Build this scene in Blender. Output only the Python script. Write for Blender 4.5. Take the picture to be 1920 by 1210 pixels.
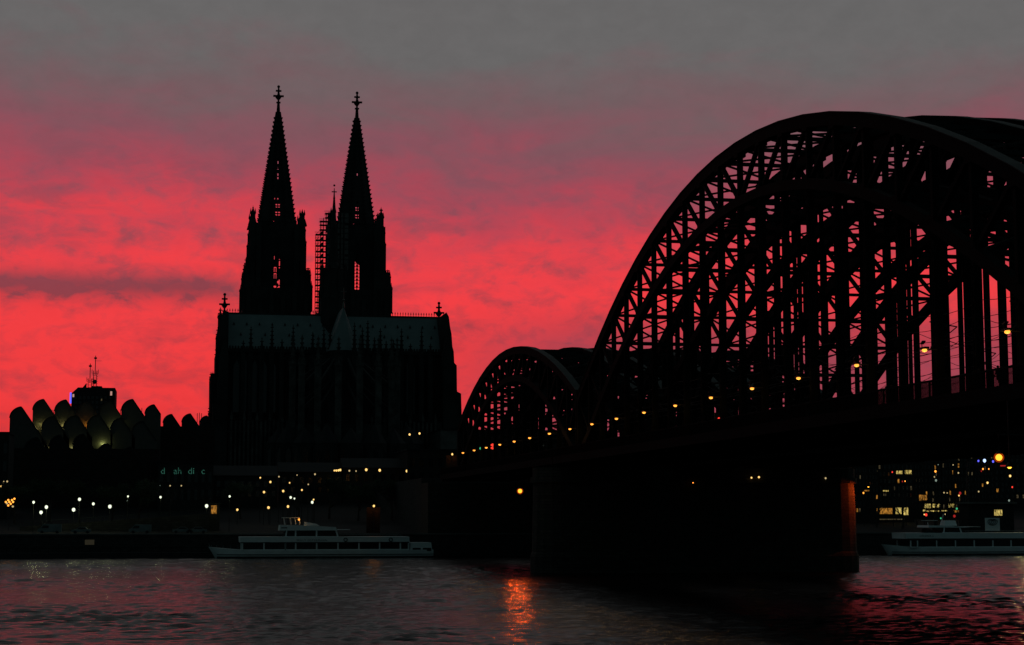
import bpy, math, random
import numpy as np
from mathutils import Vector, Matrix
random.seed(7)
S = bpy.context.scene
for o in list(bpy.data.objects): bpy.data.objects.remove(o)
PI = math.pi
# ------------------------------------------------------------------ camera
F = 3280.0; CX, CY, CH = 960.0, 605.0, 9.0
PITCH = math.atan(365.0 / F); YAW = math.atan(635.0 * math.cos(PITCH) / F)
cam = bpy.data.cameras.new('camera'); camo = bpy.data.objects.new('camera', cam)
S.collection.objects.link(camo); S.camera = camo
cam.sensor_width = 36; cam.lens = 36 * F / 1920; cam.clip_start = 0.5; cam.clip_end = 20000
camo.location = (0, 0, CH); camo.rotation_euler = (PI / 2 + PITCH, 0, -YAW)

def ray(px, py):
    r = (px - CX) / F; u = (CY - py) / F
    w = math.cos(PITCH) - u * math.sin(PITCH); z = math.sin(PITCH) + u * math.cos(PITCH)
    return (r * math.cos(YAW) + w * math.sin(YAW), -r * math.sin(YAW) + w * math.cos(YAW), z)
def at(px, py, Y):
    a = ray(px, py); t = Y / a[1]; return a[0] * t, CH + a[2] * t
def ax(px, Y, py=900): return at(px, py, Y)[0]
def az(px, py, Y): return at(px, py, Y)[1]

# ------------------------------------------------------------------ world: dusk sky
W = bpy.data.worlds.new("World"); S.world = W; W.use_nodes = True
nt = W.node_tree; nt.nodes.clear(); N = nt.nodes; Lk = nt.links
def mth(op, *a, clamp=False):
    n = N.new('ShaderNodeMath'); n.operation = op; n.use_clamp = clamp
    for i, v in enumerate(a):
        if isinstance(v, (int, float)): n.inputs[i].default_value = v
        else: Lk.new(v, n.inputs[i])
    return n.outputs[0]
def mixc(f, a, b):
    n = N.new('ShaderNodeMix'); n.data_type = 'RGBA'
    for i, v in ((0, f), (6, a), (7, b)):
        if isinstance(v, (int, float)): n.inputs[i].default_value = v
        elif isinstance(v, tuple): n.inputs[i].default_value = (*v, 1)
        else: Lk.new(v, n.inputs[i])
    return n.outputs[2]
def srgb(r, g, b):
    f = lambda c: (c / 255 / 12.92) if c / 255 <= .04045 else ((c / 255 + .055) / 1.055) ** 2.4
    return (f(r), f(g), f(b))
def sstep(v, lo, hi):
    n = N.new('ShaderNodeMapRange'); n.interpolation_type = 'SMOOTHSTEP'
    Lk.new(v, n.inputs[0]); n.inputs[1].default_value = lo; n.inputs[2].default_value = hi
    return n.outputs[0]
tc = N.new('ShaderNodeTexCoord'); sp = N.new('ShaderNodeSeparateXYZ'); Lk.new(tc.outputs['Generated'], sp.inputs[0])
DX, DY, DZ = sp.outputs
azim = mth('SUBTRACT', mth('MULTIPLY', mth('ARCTAN2', DX, DY), 57.2958), math.degrees(YAW))
elev = mth('MULTIPLY', mth('ARCSINE', DZ), 57.2958)
def noise(sx, sy, scale, detail, rough, off=0.0, dist=0.0):
    cb = N.new('ShaderNodeCombineXYZ')
    Lk.new(mth('MULTIPLY', azim, sx), cb.inputs[0]); Lk.new(mth('MULTIPLY', elev, sy), cb.inputs[1]); cb.inputs[2].default_value = off
    n = N.new('ShaderNodeTexNoise'); n.inputs['Scale'].default_value = scale; n.inputs['Detail'].default_value = detail
    n.inputs['Roughness'].default_value = rough; n.inputs['Distortion'].default_value = dist
    Lk.new(cb.outputs[0], n.inputs['Vector']); return n.outputs[0]
nA = noise(.16, .42, 1.0, 5, .55, 3.1, .6)      # large soft warps of the cloud deck
nB = noise(.50, 1.15, 1.0, 6, .6, 9.7, .4)       # mottled streaks
nC = noise(1.15, 1.9, 1.0, 5, .58, 21.3, .3)     # small mottling
ew = mth('ADD', elev, mth('MULTIPLY', mth('SUBTRACT', nA, .5), 4.2))
ew = mth('ADD', ew, mth('MULTIPLY', mth('SUBTRACT', nB, .5), 1.6))
ew = mth('ADD', ew, mth('ADD', .7, mth('MULTIPLY', mth('MAXIMUM', azim, -14), .03)))
ramp = N.new('ShaderNodeValToRGB'); cr = ramp.color_ramp
stops = [(0, (205, 52, 56)), (3, (228, 57, 58)), (5.0, (242, 62, 64)), (7.9, (245, 65, 70)), (9.1, (228, 66, 75)), (10.2, (198, 68, 82)),
         (11.4, (166, 73, 88)), (12.8, (136, 82, 93)), (14.2, (116, 92, 96)), (16.0, (104, 102, 102)), (24, (100, 101, 101)), (40, (92, 94, 95))]
cr.elements[0].position = 0; cr.elements[0].color = (*srgb(*stops[0][1]), 1)
cr.elements[1].position = 1; cr.elements[1].color = (*srgb(62, 70, 72), 1)
for e, c in stops[1:]:
    el = cr.elements.new(e / 60); el.color = (*srgb(*c), 1)
Lk.new(mth('DIVIDE', ew, 60), ramp.inputs[0])
# grey-violet cloud patches, only in the red part of the sky
cl = mth('ADD', mth('MULTIPLY', sstep(nB, .47, .70), .40), mth('MULTIPLY', sstep(nC, .44, .72), .44))
band = mth('MULTIPLY', mth('EXPONENT', mth('MULTIPLY', mth('POWER', mth('DIVIDE', mth('SUBTRACT', mth('ADD', elev, mth('MULTIPLY', nC, .6)), 7.65), .48), 2.0), -1)),
           mth('SUBTRACT', 1.0, sstep(azim, -10.5, -6.5)))
cl = mth('ADD', cl, mth('MULTIPLY', band, .95))
rightlow = mth('MULTIPLY', sstep(azim, -3.5, 3), mth('SUBTRACT', 1.0, sstep(elev, 4.6, 7.4)))
cl = mth('ADD', cl, mth('MULTIPLY', rightlow, .78))
cl = mth('MULTIPLY', cl, mth('SUBTRACT', 1.0, sstep(elev, 10, 15)), clamp=True)
west = mixc(cl, ramp.outputs[0], mixc(sstep(elev, 5, 11), srgb(150, 58, 66), srgb(124, 76, 88)))
west = mixc(mth('MULTIPLY', rightlow, .6), west, srgb(165, 74, 92))
fine = mth('ADD', .90, mth('MULTIPLY', nC, .20))
n = N.new('ShaderNodeMix'); n.data_type = 'RGBA'; n.blend_type = 'MULTIPLY'; n.inputs[0].default_value = 1
Lk.new(west, n.inputs[6])
cbb = N.new('ShaderNodeCombineXYZ'); [Lk.new(fine, cbb.inputs[i]) for i in range(3)]
Lk.new(cbb.outputs[0], n.inputs[7]); west = n.outputs[2]
# the night side (behind the viewer and overhead) is dim and teal
facing = mth('ADD', mth('MULTIPLY', DX, math.sin(YAW)), mth('MULTIPLY', DY, math.cos(YAW)))
wf = mth('MAXIMUM', sstep(facing, .70, .91), mth('MULTIPLY', sstep(elev, 14, 22), sstep(facing, .2, .6)))
east = mixc(sstep(elev, -5, 70), (.020, .037, .039), (.028, .048, .050))
sky = mixc(wf, east, west)
below = sstep(elev, -2.0, -0.2)
sky = mixc(below, (.004, .005, .006), sky)
bg = N.new('ShaderNodeBackground'); Lk.new(sky, bg.inputs[0]); bg.inputs[1].default_value = 1.0
wo = N.new('ShaderNodeOutputWorld'); Lk.new(bg.outputs[0], wo.inputs[0])
S.view_settings.view_transform = 'Standard'; S.view_settings.look = 'None'
S.view_settings.exposure = 0; S.view_settings.gamma = 1
S.render.resolution_x = 1024; S.render.resolution_y = 645

# ------------------------------------------------------------------ materials
def mat(name, col, rough=.8, var=.25, scale=1.0, bump=0.0, metal=0.0, kind='noise', spec=.3):
    m = bpy.data.materials.new(name); m.use_nodes = True; t = m.node_tree; b = t.nodes['Principled BSDF']
    b.inputs['Roughness'].default_value = rough; b.inputs['Metallic'].default_value = metal
    b.inputs['Specular IOR Level'].default_value = spec
    g = t.nodes.new('ShaderNodeTexCoord'); nz = t.nodes.new('ShaderNodeTexNoise')
    nz.inputs['Scale'].default_value = scale; nz.inputs['Detail'].default_value = 6; nz.inputs['Roughness'].default_value = .62
    t.links.new(g.outputs['Object'], nz.inputs['Vector'])
    r = t.nodes.new('ShaderNodeValToRGB'); r.color_ramp.elements[0].position = .3; r.color_ramp.elements[1].position = .7
    r.color_ramp.elements[0].color = (*[c * (1 - var) for c in col], 1); r.color_ramp.elements[1].color = (*[min(1, c * (1 + var)) for c in col], 1)
    t.links.new(nz.outputs[0], r.inputs[0]); out = r.outputs[0]; hgt = nz.outputs[0]
    if kind == 'brick':
        br = t.nodes.new('ShaderNodeTexBrick'); br.inputs['Scale'].default_value = 1
        br.inputs['Brick Width'].default_value = 1.1; br.inputs['Row Height'].default_value = .5; br.inputs['Mortar Size'].default_value = .035
        br.inputs['Mortar'].default_value = (*[c * .35 for c in col], 1)
        t.links.new(r.outputs[0], br.inputs['Color1'])
        br.inputs['Color2'].default_value = (*[c * .6 for c in col], 1)
        geo = t.nodes.new('ShaderNodeSeparateXYZ'); t.links.new(g.outputs['Object'], geo.inputs[0])
        s_ = t.nodes.new('ShaderNodeMath'); s_.operation = 'ADD'; t.links.new(geo.outputs[0], s_.inputs[0]); t.links.new(geo.outputs[1], s_.inputs[1])
        cb = t.nodes.new('ShaderNodeCombineXYZ'); t.links.new(s_.outputs[0], cb.inputs[0]); t.links.new(geo.outputs[2], cb.inputs[1])
        t.links.new(cb.outputs[0], br.inputs['Vector']); out = br.outputs['Color']; hgt = br.outputs['Fac']
    t.links.new(out, b.inputs['Base Color'])
    if bump:
        bp = t.nodes.new('ShaderNodeBump'); bp.inputs['Strength'].default_value = bump; bp.inputs['Distance'].default_value = .15
        if kind == 'brick': bp.invert = True
        t.links.new(hgt, bp.inputs['Height']); t.links.new(bp.outputs[0], b.inputs['Normal'])
    return m
def emat(name, col, strength):
    m = bpy.data.materials.new(name); m.use_nodes = True; t = m.node_tree; b = t.nodes['Principled BSDF']
    b.inputs['Base Color'].default_value = (.02, .02, .02, 1); b.inputs['Emission Color'].default_value = (*col, 1)
    b.inputs['Emission Strength'].default_value = strength
    return m
def wmat(name, col, strength):      # a lit room behind glass: curtains and furniture break the light up
    m = emat(name, col, strength); t = m.node_tree; b = t.nodes['Principled BSDF']
    g = t.nodes.new('ShaderNodeTexCoord'); mp = t.nodes.new('ShaderNodeMapping'); mp.inputs['Scale'].default_value = (2.2, 1, .8)
    nz = t.nodes.new('ShaderNodeTexNoise'); nz.inputs['Scale'].default_value = 1.6; nz.inputs['Detail'].default_value = 3
    t.links.new(g.outputs['Object'], mp.inputs[0]); t.links.new(mp.outputs[0], nz.inputs['Vector'])
    r = t.nodes.new('ShaderNodeMapRange'); r.inputs[1].default_value = .38; r.inputs[2].default_value = .66; r.inputs[3].default_value = strength * .12; r.inputs[4].default_value = strength
    t.links.new(nz.outputs[0], r.inputs[0]); t.links.new(r.outputs[0], b.inputs['Emission Strength'])
    return m
M = dict(
    stone=mat('sooty_stone', (.026, .027, .026), .9, .6, .12, .4),
    stone3=mat('lighter_stone', (.065, .068, .064), .9, .75, .35, .4),  # lighter, more mottled stone for wall shafts and buttress piers
    stone2=mat('grey_stone', (.10, .10, .095), .9, .35, .3, .4),
    lead=mat('lead_roofing', (.13, .17, .175), .6, .14, .25, .1),
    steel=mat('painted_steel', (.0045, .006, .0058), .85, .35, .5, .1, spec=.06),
    steeltop=mat('sky_lit_steel', (.036, .048, .046), .75, .35, .5, .1, spec=.12),  # lighter steel copy: sky light on the chord tops put into the colour
    steelmid=mat('bracing_steel', (.014, .018, .018), .75, .3, .5, .1, spec=.12),  # mid steel tone, top highlights of the bracing put into the colour
    pier=mat('pier_masonry', (.055, .048, .040), .9, .4, .9, .7, kind='brick'),
    quay=mat('quay_stone', (.05, .05, .048), .9, .4, .8, .5, kind='brick'),
    ground=mat('paving', (.009, .009, .009), .9, .3, .4),
    zinc=mat('zinc_cladding', (.060, .060, .055), .55, .15, 1.0),
    render=mat('plaster', (.024, .024, .023), .9, .3, .3),
    brick=mat('brickwork', (.032, .024, .02), .9, .3, .6, .3, kind='brick'),
    roof=mat('slate', (.014, .015, .016), .8, .3, .8),
    white=mat('boat_paint', (.72, .76, .76), .4, .08, .6),
    hull=mat('hull_grey', (.16, .19, .19), .5, .25, .8),
    dark=mat('dark_paint', (.02, .02, .022), .6, .3, .8),
    glass=mat('dark_glass', (.008, .01, .011), .12, .2, .5, spec=.5),
    foliage=mat('leaves', (.04, .06, .03), .8, .5, .8),
    bark=mat('bark', (.05, .042, .035), .9, .4, 2),
    cloth=mat('dark_cloth', (.02, .02, .025), .9, .3, 4),
    skin=mat('skin', (.35, .22, .17), .6, .1, 3),
    hair=mat('hair', (.03, .02, .015), .8, .2, 8),
    gold=mat('gilding', (.12, .12, .10), .4, .2, 2),
    warm=emat('warm_lamp', (1, .60, .18), 1.5), amber=emat('amber_lamp', (1, .33, .04), 2.2),
    cool=emat('cool_lamp', (.92, 1, .74), 1.25), dim=emat('dim_lamp', (1, .75, .35), .55), dimcool=emat('dim_cool_lamp', (.7, .9, .75), .3),
    orange=emat('orange_lamp', (1, .42, .03), 4.5), red=emat('red_lamp', (1, .05, .03), 1.2), dred=emat('dark_red_lamp', (.7, .03, .03), .5), green=emat('green_lamp', (.08, .8, .35), .6),
    blue=emat('blue_lamp', (.12, .12, 1), 1.4), bluew=emat('blue_white_lamp', (.45, .6, 1), 1.8), teal=wmat('teal_sign', (.10, .42, .30), .30),
    wyellow=wmat('yellow_room', (1, .75, .2), .8), worange=wmat('orange_room', (1, .42, .06), .5), board=emat('lit_board', (.6, .5, .3), .03), wdim=wmat('dim_room', (.8, .6, .3), .12), wpale=emat('pale_room', (.9, .5, .4), .5),
)
def halo_mat(name, col, s, tr):
    m = bpy.data.materials.new(name); m.use_nodes = True; t = m.node_tree; t.nodes.clear()
    e = t.nodes.new('ShaderNodeEmission'); e.inputs[0].default_value = (*col, 1); e.inputs[1].default_value = s
    tt = t.nodes.new('ShaderNodeBsdfTransparent'); x = t.nodes.new('ShaderNodeMixShader'); x.inputs[0].default_value = tr
    nz = t.nodes.new('ShaderNodeTexNoise'); nz.inputs['Scale'].default_value = 6
    mu = t.nodes.new('ShaderNodeMath'); mu.operation = 'MULTIPLY'; mu.inputs[1].default_value = s * 2; t.links.new(nz.outputs[0], mu.inputs[0]); t.links.new(mu.outputs[0], e.inputs[1])
    o = t.nodes.new('ShaderNodeOutputMaterial'); t.links.new(e.outputs[0], x.inputs[1]); t.links.new(tt.outputs[0], x.inputs[2]); t.links.new(x.outputs[0], o.inputs[0])
    return m
M['globe'] = halo_mat('orange_halo', (1, .10, .005), .35, .45)  # see-through glow that stands for the red halo of the orange lamps

# ------------------------------------------------------------------ mesh helpers
C = S.collection
class MB:
    def __init__(s): s.v = []; s.f = []
    def add(s, vs, fs):
        b = len(s.v); s.v += [tuple(v) for v in vs]; s.f += [tuple(b + i for i in f) for f in fs]; return s
    def box(s, x0, x1, y0, y1, z0, z1):
        return s.add([(x0, y0, z0), (x1, y0, z0), (x1, y1, z0), (x0, y1, z0), (x0, y0, z1), (x1, y0, z1), (x1, y1, z1), (x0, y1, z1)],
                     [(0, 3, 2, 1), (4, 5, 6, 7), (0, 1, 5, 4), (1, 2, 6, 5), (2, 3, 7, 6), (3, 0, 4, 7)])
    def frus(s, cx, cy, z0, hx0, hy0, z1, hx1, hy1, cx1=None, cy1=None):
        cx1 = cx if cx1 is None else cx1; cy1 = cy if cy1 is None else cy1
        vs = [(cx + a * hx0, cy + b * hy0, z0) for a, b in ((-1, -1), (1, -1), (1, 1), (-1, 1))] + [(cx1 + a * hx1, cy1 + b * hy1, z1) for a, b in ((-1, -1), (1, -1), (1, 1), (-1, 1))]
        return s.add(vs, [(0, 3, 2, 1), (4, 5, 6, 7), (0, 1, 5, 4), (1, 2, 6, 5), (2, 3, 7, 6), (3, 0, 4, 7)])
    def beam(s, p, q, w, h, up=(0, 0, 1)):       # box beam from p to q, w across, h along 'up'
        p = Vector(p); q = Vector(q); d = (q - p).normalized(); up = Vector(up)
        if abs(d.dot(up)) > .99: up = Vector((0, 1, 0))
        sd = d.cross(up).normalized(); u = sd.cross(d)
        vs = [e + sd * a * w / 2 + u * b * h / 2 for e in (p, q) for a, b in ((-1, -1), (1, -1), (1, 1), (-1, 1))]
        return s.add(vs, [(0, 1, 2, 3), (7, 6, 5, 4), (0, 4, 5, 1), (1, 5, 6, 2), (2, 6, 7, 3), (3, 7, 4, 0)])
    def tube(s, pts, rad, n=8, cap=True):
        pts = [Vector(p) for p in pts]; rs = rad if isinstance(rad, (list, tuple)) else [rad] * len(pts); b = len(s.v)
        for i, p in enumerate(pts):
            d = (pts[min(i + 1, len(pts) - 1)] - pts[max(i - 1, 0)]).normalized()
            up = Vector((0, 0, 1)) if abs(d.z) < .9 else Vector((1, 0, 0)); a = d.cross(up).normalized(); c = d.cross(a)
            s.v += [tuple(p + (a * math.cos(2 * PI * k / n) + c * math.sin(2 * PI * k / n)) * rs[i]) for k in range(n)]
        for i in range(len(pts) - 1):
            s.f += [(b + i * n + k, b + i * n + (k + 1) % n, b + (i + 1) * n + (k + 1) % n, b + (i + 1) * n + k) for k in range(n)]
        if cap: s.f += [tuple(b + k for k in range(n))[::-1], tuple(b + (len(pts) - 1) * n + k for k in range(n))]
        return s
    def lathe(s, cx, cy, prof, n=12, rot=0):      # prof: (r, z) list
        b = len(s.v)
        for r, z in prof: s.v += [(cx + r * math.cos(rot + 2 * PI * k / n), cy + r * math.sin(rot + 2 * PI * k / n), z) for k in range(n)]
        for i in range(len(prof) - 1): s.f += [(b + i * n + k, b + i * n + (k + 1) % n, b + (i + 1) * n + (k + 1) % n, b + (i + 1) * n + k) for k in range(n)]
        s.f += [tuple(b + k for k in range(n))[::-1], tuple(b + (len(prof) - 1) * n + k for k in range(n))]
        return s
    def ball(s, c, r, n=10, sz=1.0):
        return s.lathe(c[0], c[1], [(max(.001, r * math.sin(PI * i / n)), c[2] - r * sz * math.cos(PI * i / n)) for i in range(n + 1)], n)
    def prism(s, poly, y0, y1):                   # poly in (x, z), extruded along y
        n = len(poly)
        return s.add([(x, y0, z) for x, z in poly] + [(x, y1, z) for x, z in poly],
                     [tuple(range(n)), tuple(range(2 * n - 1, n - 1, -1))] + [(i, i + n, (i + 1) % n + n, (i + 1) % n) for i in range(n)])
    def slab(s, poly, z0, z1):                    # poly in (x, y), extruded along z
        n = len(poly)
        return s.add([(x, y, z0) for x, y in poly] + [(x, y, z1) for x, y in poly],
                     [tuple(range(n))[::-1], tuple(range(n, 2 * n))] + [(i, (i + 1) % n, (i + 1) % n + n, i + n) for i in range(n)])
    def build(s, name, m, parent=None, smooth=False):
        me = bpy.data.meshes.new(name); me.from_pydata(s.v, [], s.f); me.update()
        me.materials.append(m)
        if smooth: me.shade_smooth()
        o = bpy.data.objects.new(name, me); C.objects.link(o)
        if parent is not None:
            o.parent = parent; o.matrix_parent_inverse = Matrix.Translation(parent_loc(parent)).inverted() if parent_loc(parent).length > 0 else Matrix.Identity(4)
        return o
def parent_loc(o):
    v = Vector(o.location)
    if o.parent is not None and False: v += parent_loc(o.parent)
    return v
def empty(name, loc=(0, 0, 0)):
    o = bpy.data.objects.new(name, None); o.location = loc; C.objects.link(o); o.empty_display_size = 1; return o
def tag(o, label=None, cat=None, group=None, kind=None):
    if label: o['label'] = label
    if cat: o['category'] = cat
    if group: o['group'] = group
    if kind: o['kind'] = kind
    return o
def rebase(root, objs=None):
    """everything is modelled in world metres; nothing to shift when the root Empty sits at its base (the parent inverse does it)"""
    return root
def copy_tree(o, parent=None):
    c = o.copy(); C.objects.link(c)
    if parent is not None: c.parent = parent
    for ch in o.children: copy_tree(ch, c)
    return c
ORD = ['first', 'second', 'third', 'fourth', 'fifth', 'sixth', 'seventh', 'eighth', 'ninth', 'tenth', 'eleventh', 'twelfth', 'thirteenth', 'fourteenth', 'fifteenth', 'sixteenth', 'seventeenth', 'eighteenth', 'nineteenth', 'twentieth', 'twenty-first', 'twenty-second', 'twenty-third', 'twenty-fourth', 'twenty-fifth', 'twenty-sixth', 'twenty-seventh', 'twenty-eighth', 'twenty-ninth', 'thirtieth']
def point(loc, col, power, r=.3, parent=None):
    l = bpy.data.lights.new('lamp_light', 'POINT'); l.color = col; l.energy = power; l.shadow_soft_size = r
    o = bpy.data.objects.new('lamp_light', l); o.location = loc; C.objects.link(o)
    if parent is not None: o.parent = parent; o.matrix_parent_inverse = Matrix.Translation(Vector(parent.location)).inverted()
    return o

def spot(loc, d, col, power, ang, r=.3, parent=None):
    l = bpy.data.lights.new('lamp_beam', 'SPOT'); l.color = col; l.energy = power; l.shadow_soft_size = r; l.spot_size = math.radians(ang); l.spot_blend = .4
    o = bpy.data.objects.new('lamp_beam', l); o.location = loc; o.rotation_euler = Vector(d).to_track_quat('-Z', 'Y').to_euler(); C.objects.link(o)
    if parent is not None: o.parent = parent; o.matrix_parent_inverse = Matrix.Translation(Vector(parent.location)).inverted()
    return o

# ------------------------------------------------------------------ ground, river
def terrain_z(x, y):
    pts = [(403, 5.2), (424, 5.2), (436, 6.4), (470, 8.5), (520, 14.0), (556, 18.0), (900, 18.0), (1500, 14), (9000, 10)]
    for (a, za), (b, zb) in zip(pts, pts[1:]):
        if y <= b: return za + (zb - za) * max(0, (y - a)) / (b - a)
    return 10
xs = [-6000, -1500, -500, -250] + list(range(-150, 400, 25)) + [500, 800, 2000, 7000]
ys = [404, 412, 424, 430, 436, 450, 470, 485, 500, 520, 538, 556, 600, 700, 900, 1500, 4000, 9000]
g = MB(); g.add([(x, y, terrain_z(x, y)) for y in ys for x in xs], [(j * len(xs) + i, j * len(xs) + i + 1, (j + 1) * len(xs) + i + 1, (j + 1) * len(xs) + i) for j in range(len(ys) - 1) for i in range(len(xs) - 1)])
tag(g.build('ground', M['ground']), kind='structure')
nb = MB().box(-400, 400, -120, 7, -3, 7.4)
tag(nb.build('near_bank', M['ground']), kind='structure')
def make_river():
    rows = [8, 40, 80, 96]
    y = 104.0
    while y < 404: rows.append(y); y += .34 * (y / 104) ** 1.1
    rows.append(405.5)
    us = np.linspace(-.26, .66, 760)
    R = []; K = []
    rng = np.random.default_rng(5)
    nw = 70; lam = .9 * (3.6 / .9) ** rng.random(nw); th = rng.normal(PI / 2, .42, nw); ph = rng.random(nw) * 2 * PI
    amp = lam * .0064
    V = []
    for yy in rows:
        xx = us * yy
        x = np.concatenate(([-6000, -1500], xx, [2500, 7000]))
        z = np.zeros_like(x)
        if yy > 100 and yy < 404:
            k = 2 * PI / lam
            a = (np.outer(x, k * np.cos(th)) + yy * k * np.sin(th) + ph)
            gust = .8 + .35 * np.sin(x * .061 + yy * .023 + 1.3) * np.sin(x * .017 - yy * .051) + .25 * np.sin(x * .13 + yy * .09)
            z = (amp * np.sin(a)).sum(1) * np.clip(gust, .25, 1.4)
            z[:2] = 0; z[-2:] = 0
        V.append(np.stack([x, np.full_like(x, yy), z], 1))
    V = np.concatenate(V); nr = len(rows); nc = len(us) + 4
    i = np.arange(nr - 1)[:, None] * nc + np.arange(nc - 1)[None, :]
    Fc = np.stack([i, i + 1, i + 1 + nc, i + nc], -1).reshape(-1, 4)
    me = bpy.data.meshes.new('river'); me.vertices.add(len(V)); me.vertices.foreach_set('co', V.ravel())
    me.loops.add(Fc.size); me.polygons.add(len(Fc)); me.loops.foreach_set('vertex_index', Fc.ravel())
    me.polygons.foreach_set('loop_start', np.arange(0, Fc.size, 4)); me.update(calc_edges=True); me.shade_smooth()
    m = bpy.data.materials.new('river_water'); m.use_nodes = True; t = m.node_tree; b = t.nodes['Principled BSDF']
    b.inputs['Base Color'].default_value = (.003, .004, .004, 1); b.inputs['Roughness'].default_value = .21; b.inputs['IOR'].default_value = 1.38
    b.inputs['Specular IOR Level'].default_value = .5
    gg = t.nodes.new('ShaderNodeTexCoord'); prev = None
    for sc, st, dist in ((1.3, .7, .3), (4.5, .7, .10)):
        nz = t.nodes.new('ShaderNodeTexNoise'); nz.inputs['Scale'].default_value = sc; nz.inputs['Detail'].default_value = 3
        mp = t.nodes.new('ShaderNodeMapping'); mp.inputs['Scale'].default_value = (.32, 1.0, 1); mp.inputs['Rotation'].default_value = (0, 0, .25)
        t.links.new(gg.outputs['Object'], mp.inputs[0]); t.links.new(mp.outputs[0], nz.inputs['Vector'])
        bp = t.nodes.new('ShaderNodeBump'); bp.inputs['Strength'].default_value = st; bp.inputs['Distance'].default_value = dist
        t.links.new(nz.outputs[0], bp.inputs['Height'])
        if prev: t.links.new(prev, bp.inputs['Normal'])
        prev = bp.outputs[0]
    t.links.new(prev, b.inputs['Normal'])
    me.materials.append(m)
    o = bpy.data.objects.new('river', me); C.objects.link(o); tag(o, kind='structure')
make_river()
# quay wall with coping, bollards left to the promenade
q = empty('quay_wall', (60, 403, 0))
MB().box(-1500, 2000, 402.6, 404.4, -2, 5.0).build('wall', M['quay'], q)
MB().box(-1500, 2000, 402.3, 404.6, 5.0, 5.35).build('coping', M['stone2'], q)
tag(q, 'long dark stone quay wall at the far edge of the river', 'quay wall')
r_ = empty('ramp_wall', (ax(220, 430), 430, 5))
b = MB(); x0, x1 = ax(40, 431), ax(410, 431); z0, z1 = az(40, 988, 431), az(410, 962, 431)
b.prism([(x0, 5.2), (x1, 5.2), (x1, z1), (x0, z0)], 431, 431.6); b.build('wall', M['quay'], r_)
b = MB()
for i in range(46):
    t = i / 45; x = x0 + (x1 - x0) * t; z = z0 + (z1 - z0) * t
    b.beam((x, 431.3, z), (x, 431.3, z + 1.0), .07, .07)
b.beam((x0, 431.3, z0 + 1.0), (x1, 431.3, z1 + 1.0), .08, .08); b.build('railing', M['steeltop'], r_)
tag(r_, 'low ramp wall with railing rising along the promenade on the left', 'ramp wall')

# ------------------------------------------------------------------ arch bridge
DECK = 18.6
NEARX = [(65.0, 75.0), (80.0, 90.0), (96.0, 107.0)]
SP = dict(main=(195.0, 84.0, 22, 52.35, .00346, 46.0, .00405), far=(340.7, 61.2, 16, 41.4, .0033, 36.2, .0048))
def zt(k, Y): c, hl, n, a, q1, b_, q2 = SP[k]; return a - q1 * (Y - c) ** 2
def zl(k, Y): c, hl, n, a, q1, b_, q2 = SP[k]; return max(DECK + .2, b_ - q2 * (Y - c) ** 2)
def panel_y(k): c, hl, n = SP[k][:3]; return [c - hl + 2 * hl * i / n for i in range(n + 1)]
def add_truss(root, k, X):
    ys = panel_y(k); n = len(ys) - 1; mid = n // 2
    b = MB(); cp = MB()
    for i in range(n):
        p = (X, ys[i], zt(k, ys[i])); q_ = (X, ys[i + 1], zt(k, ys[i + 1])); b.beam(p, q_, 1.05, 1.35)
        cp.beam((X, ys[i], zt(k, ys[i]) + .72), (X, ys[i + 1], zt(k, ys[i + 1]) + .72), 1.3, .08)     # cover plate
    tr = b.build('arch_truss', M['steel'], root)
    cp.build('cover_plate', M['steeltop'], tr)  # lighter tone paints the light caught along the chord top
    b = MB()
    for i in range(n): b.beam((X, ys[i], zl(k, ys[i])), (X, ys[i + 1], zl(k, ys[i + 1])), .95, 1.15)
    b.build('lower_chord', M['steel'], tr)
    b = MB()
    for i in range(n + 1):
        y = ys[i]; b.beam((X, y, zl(k, y) - .2), (X, y, zt(k, y)),   (.64 if k == 'main' else .78) if 0 < i < n else 1.1, (.5 if k == 'main' else .6) if 0 < i < n else 1.2, up=(0, 1, 0))
        b.box(X - .52, X + .52, y - .7, y + .7, zt(k, y) - 1.05, zt(k, y) - .35)                     # gusset plates
        b.box(X - .50, X + .50, y - .65, y + .65, zl(k, y) + .35, zl(k, y) + .95)
        if i < mid: b.beam((X, ys[i + 1], zl(k, ys[i + 1])), (X, y, zt(k, y)),   .48 if k == 'main' else .7, .42 if k == 'main' else .6)
        elif i < n: b.beam((X, y, zl(k, y)), (X, ys[i + 1], zt(k, ys[i + 1])),   .48 if k == 'main' else .7, .42 if k == 'main' else .6)
    b.build('web_member', M['steel'], tr)
    for i in range(1, n):
        y = ys[i]; z1 = zl(k, y)
        if z1 < DECK + 1.5: continue
        h = MB(); hx = .38 if X < 66 else (.20 if k == 'main' else .33)
        for s in (-1, 1):                                                                              # built-up hanger: flanges and web
            h.box(X - hx, X + hx, y + s * .20 - .045, y + s * .20 + .045, DECK - .2, z1 - .3)
        h.box(X - .05, X + .05, y - .20, y + .20, DECK - .2, z1 - .3)
        z = DECK + .6
        while z < z1 - .8: h.box(X - hx + .03, X + hx - .03, y - .17, y + .17, z, z + .38); z += 1.5
        h.build('hanger', M['steel'], tr)
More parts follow.
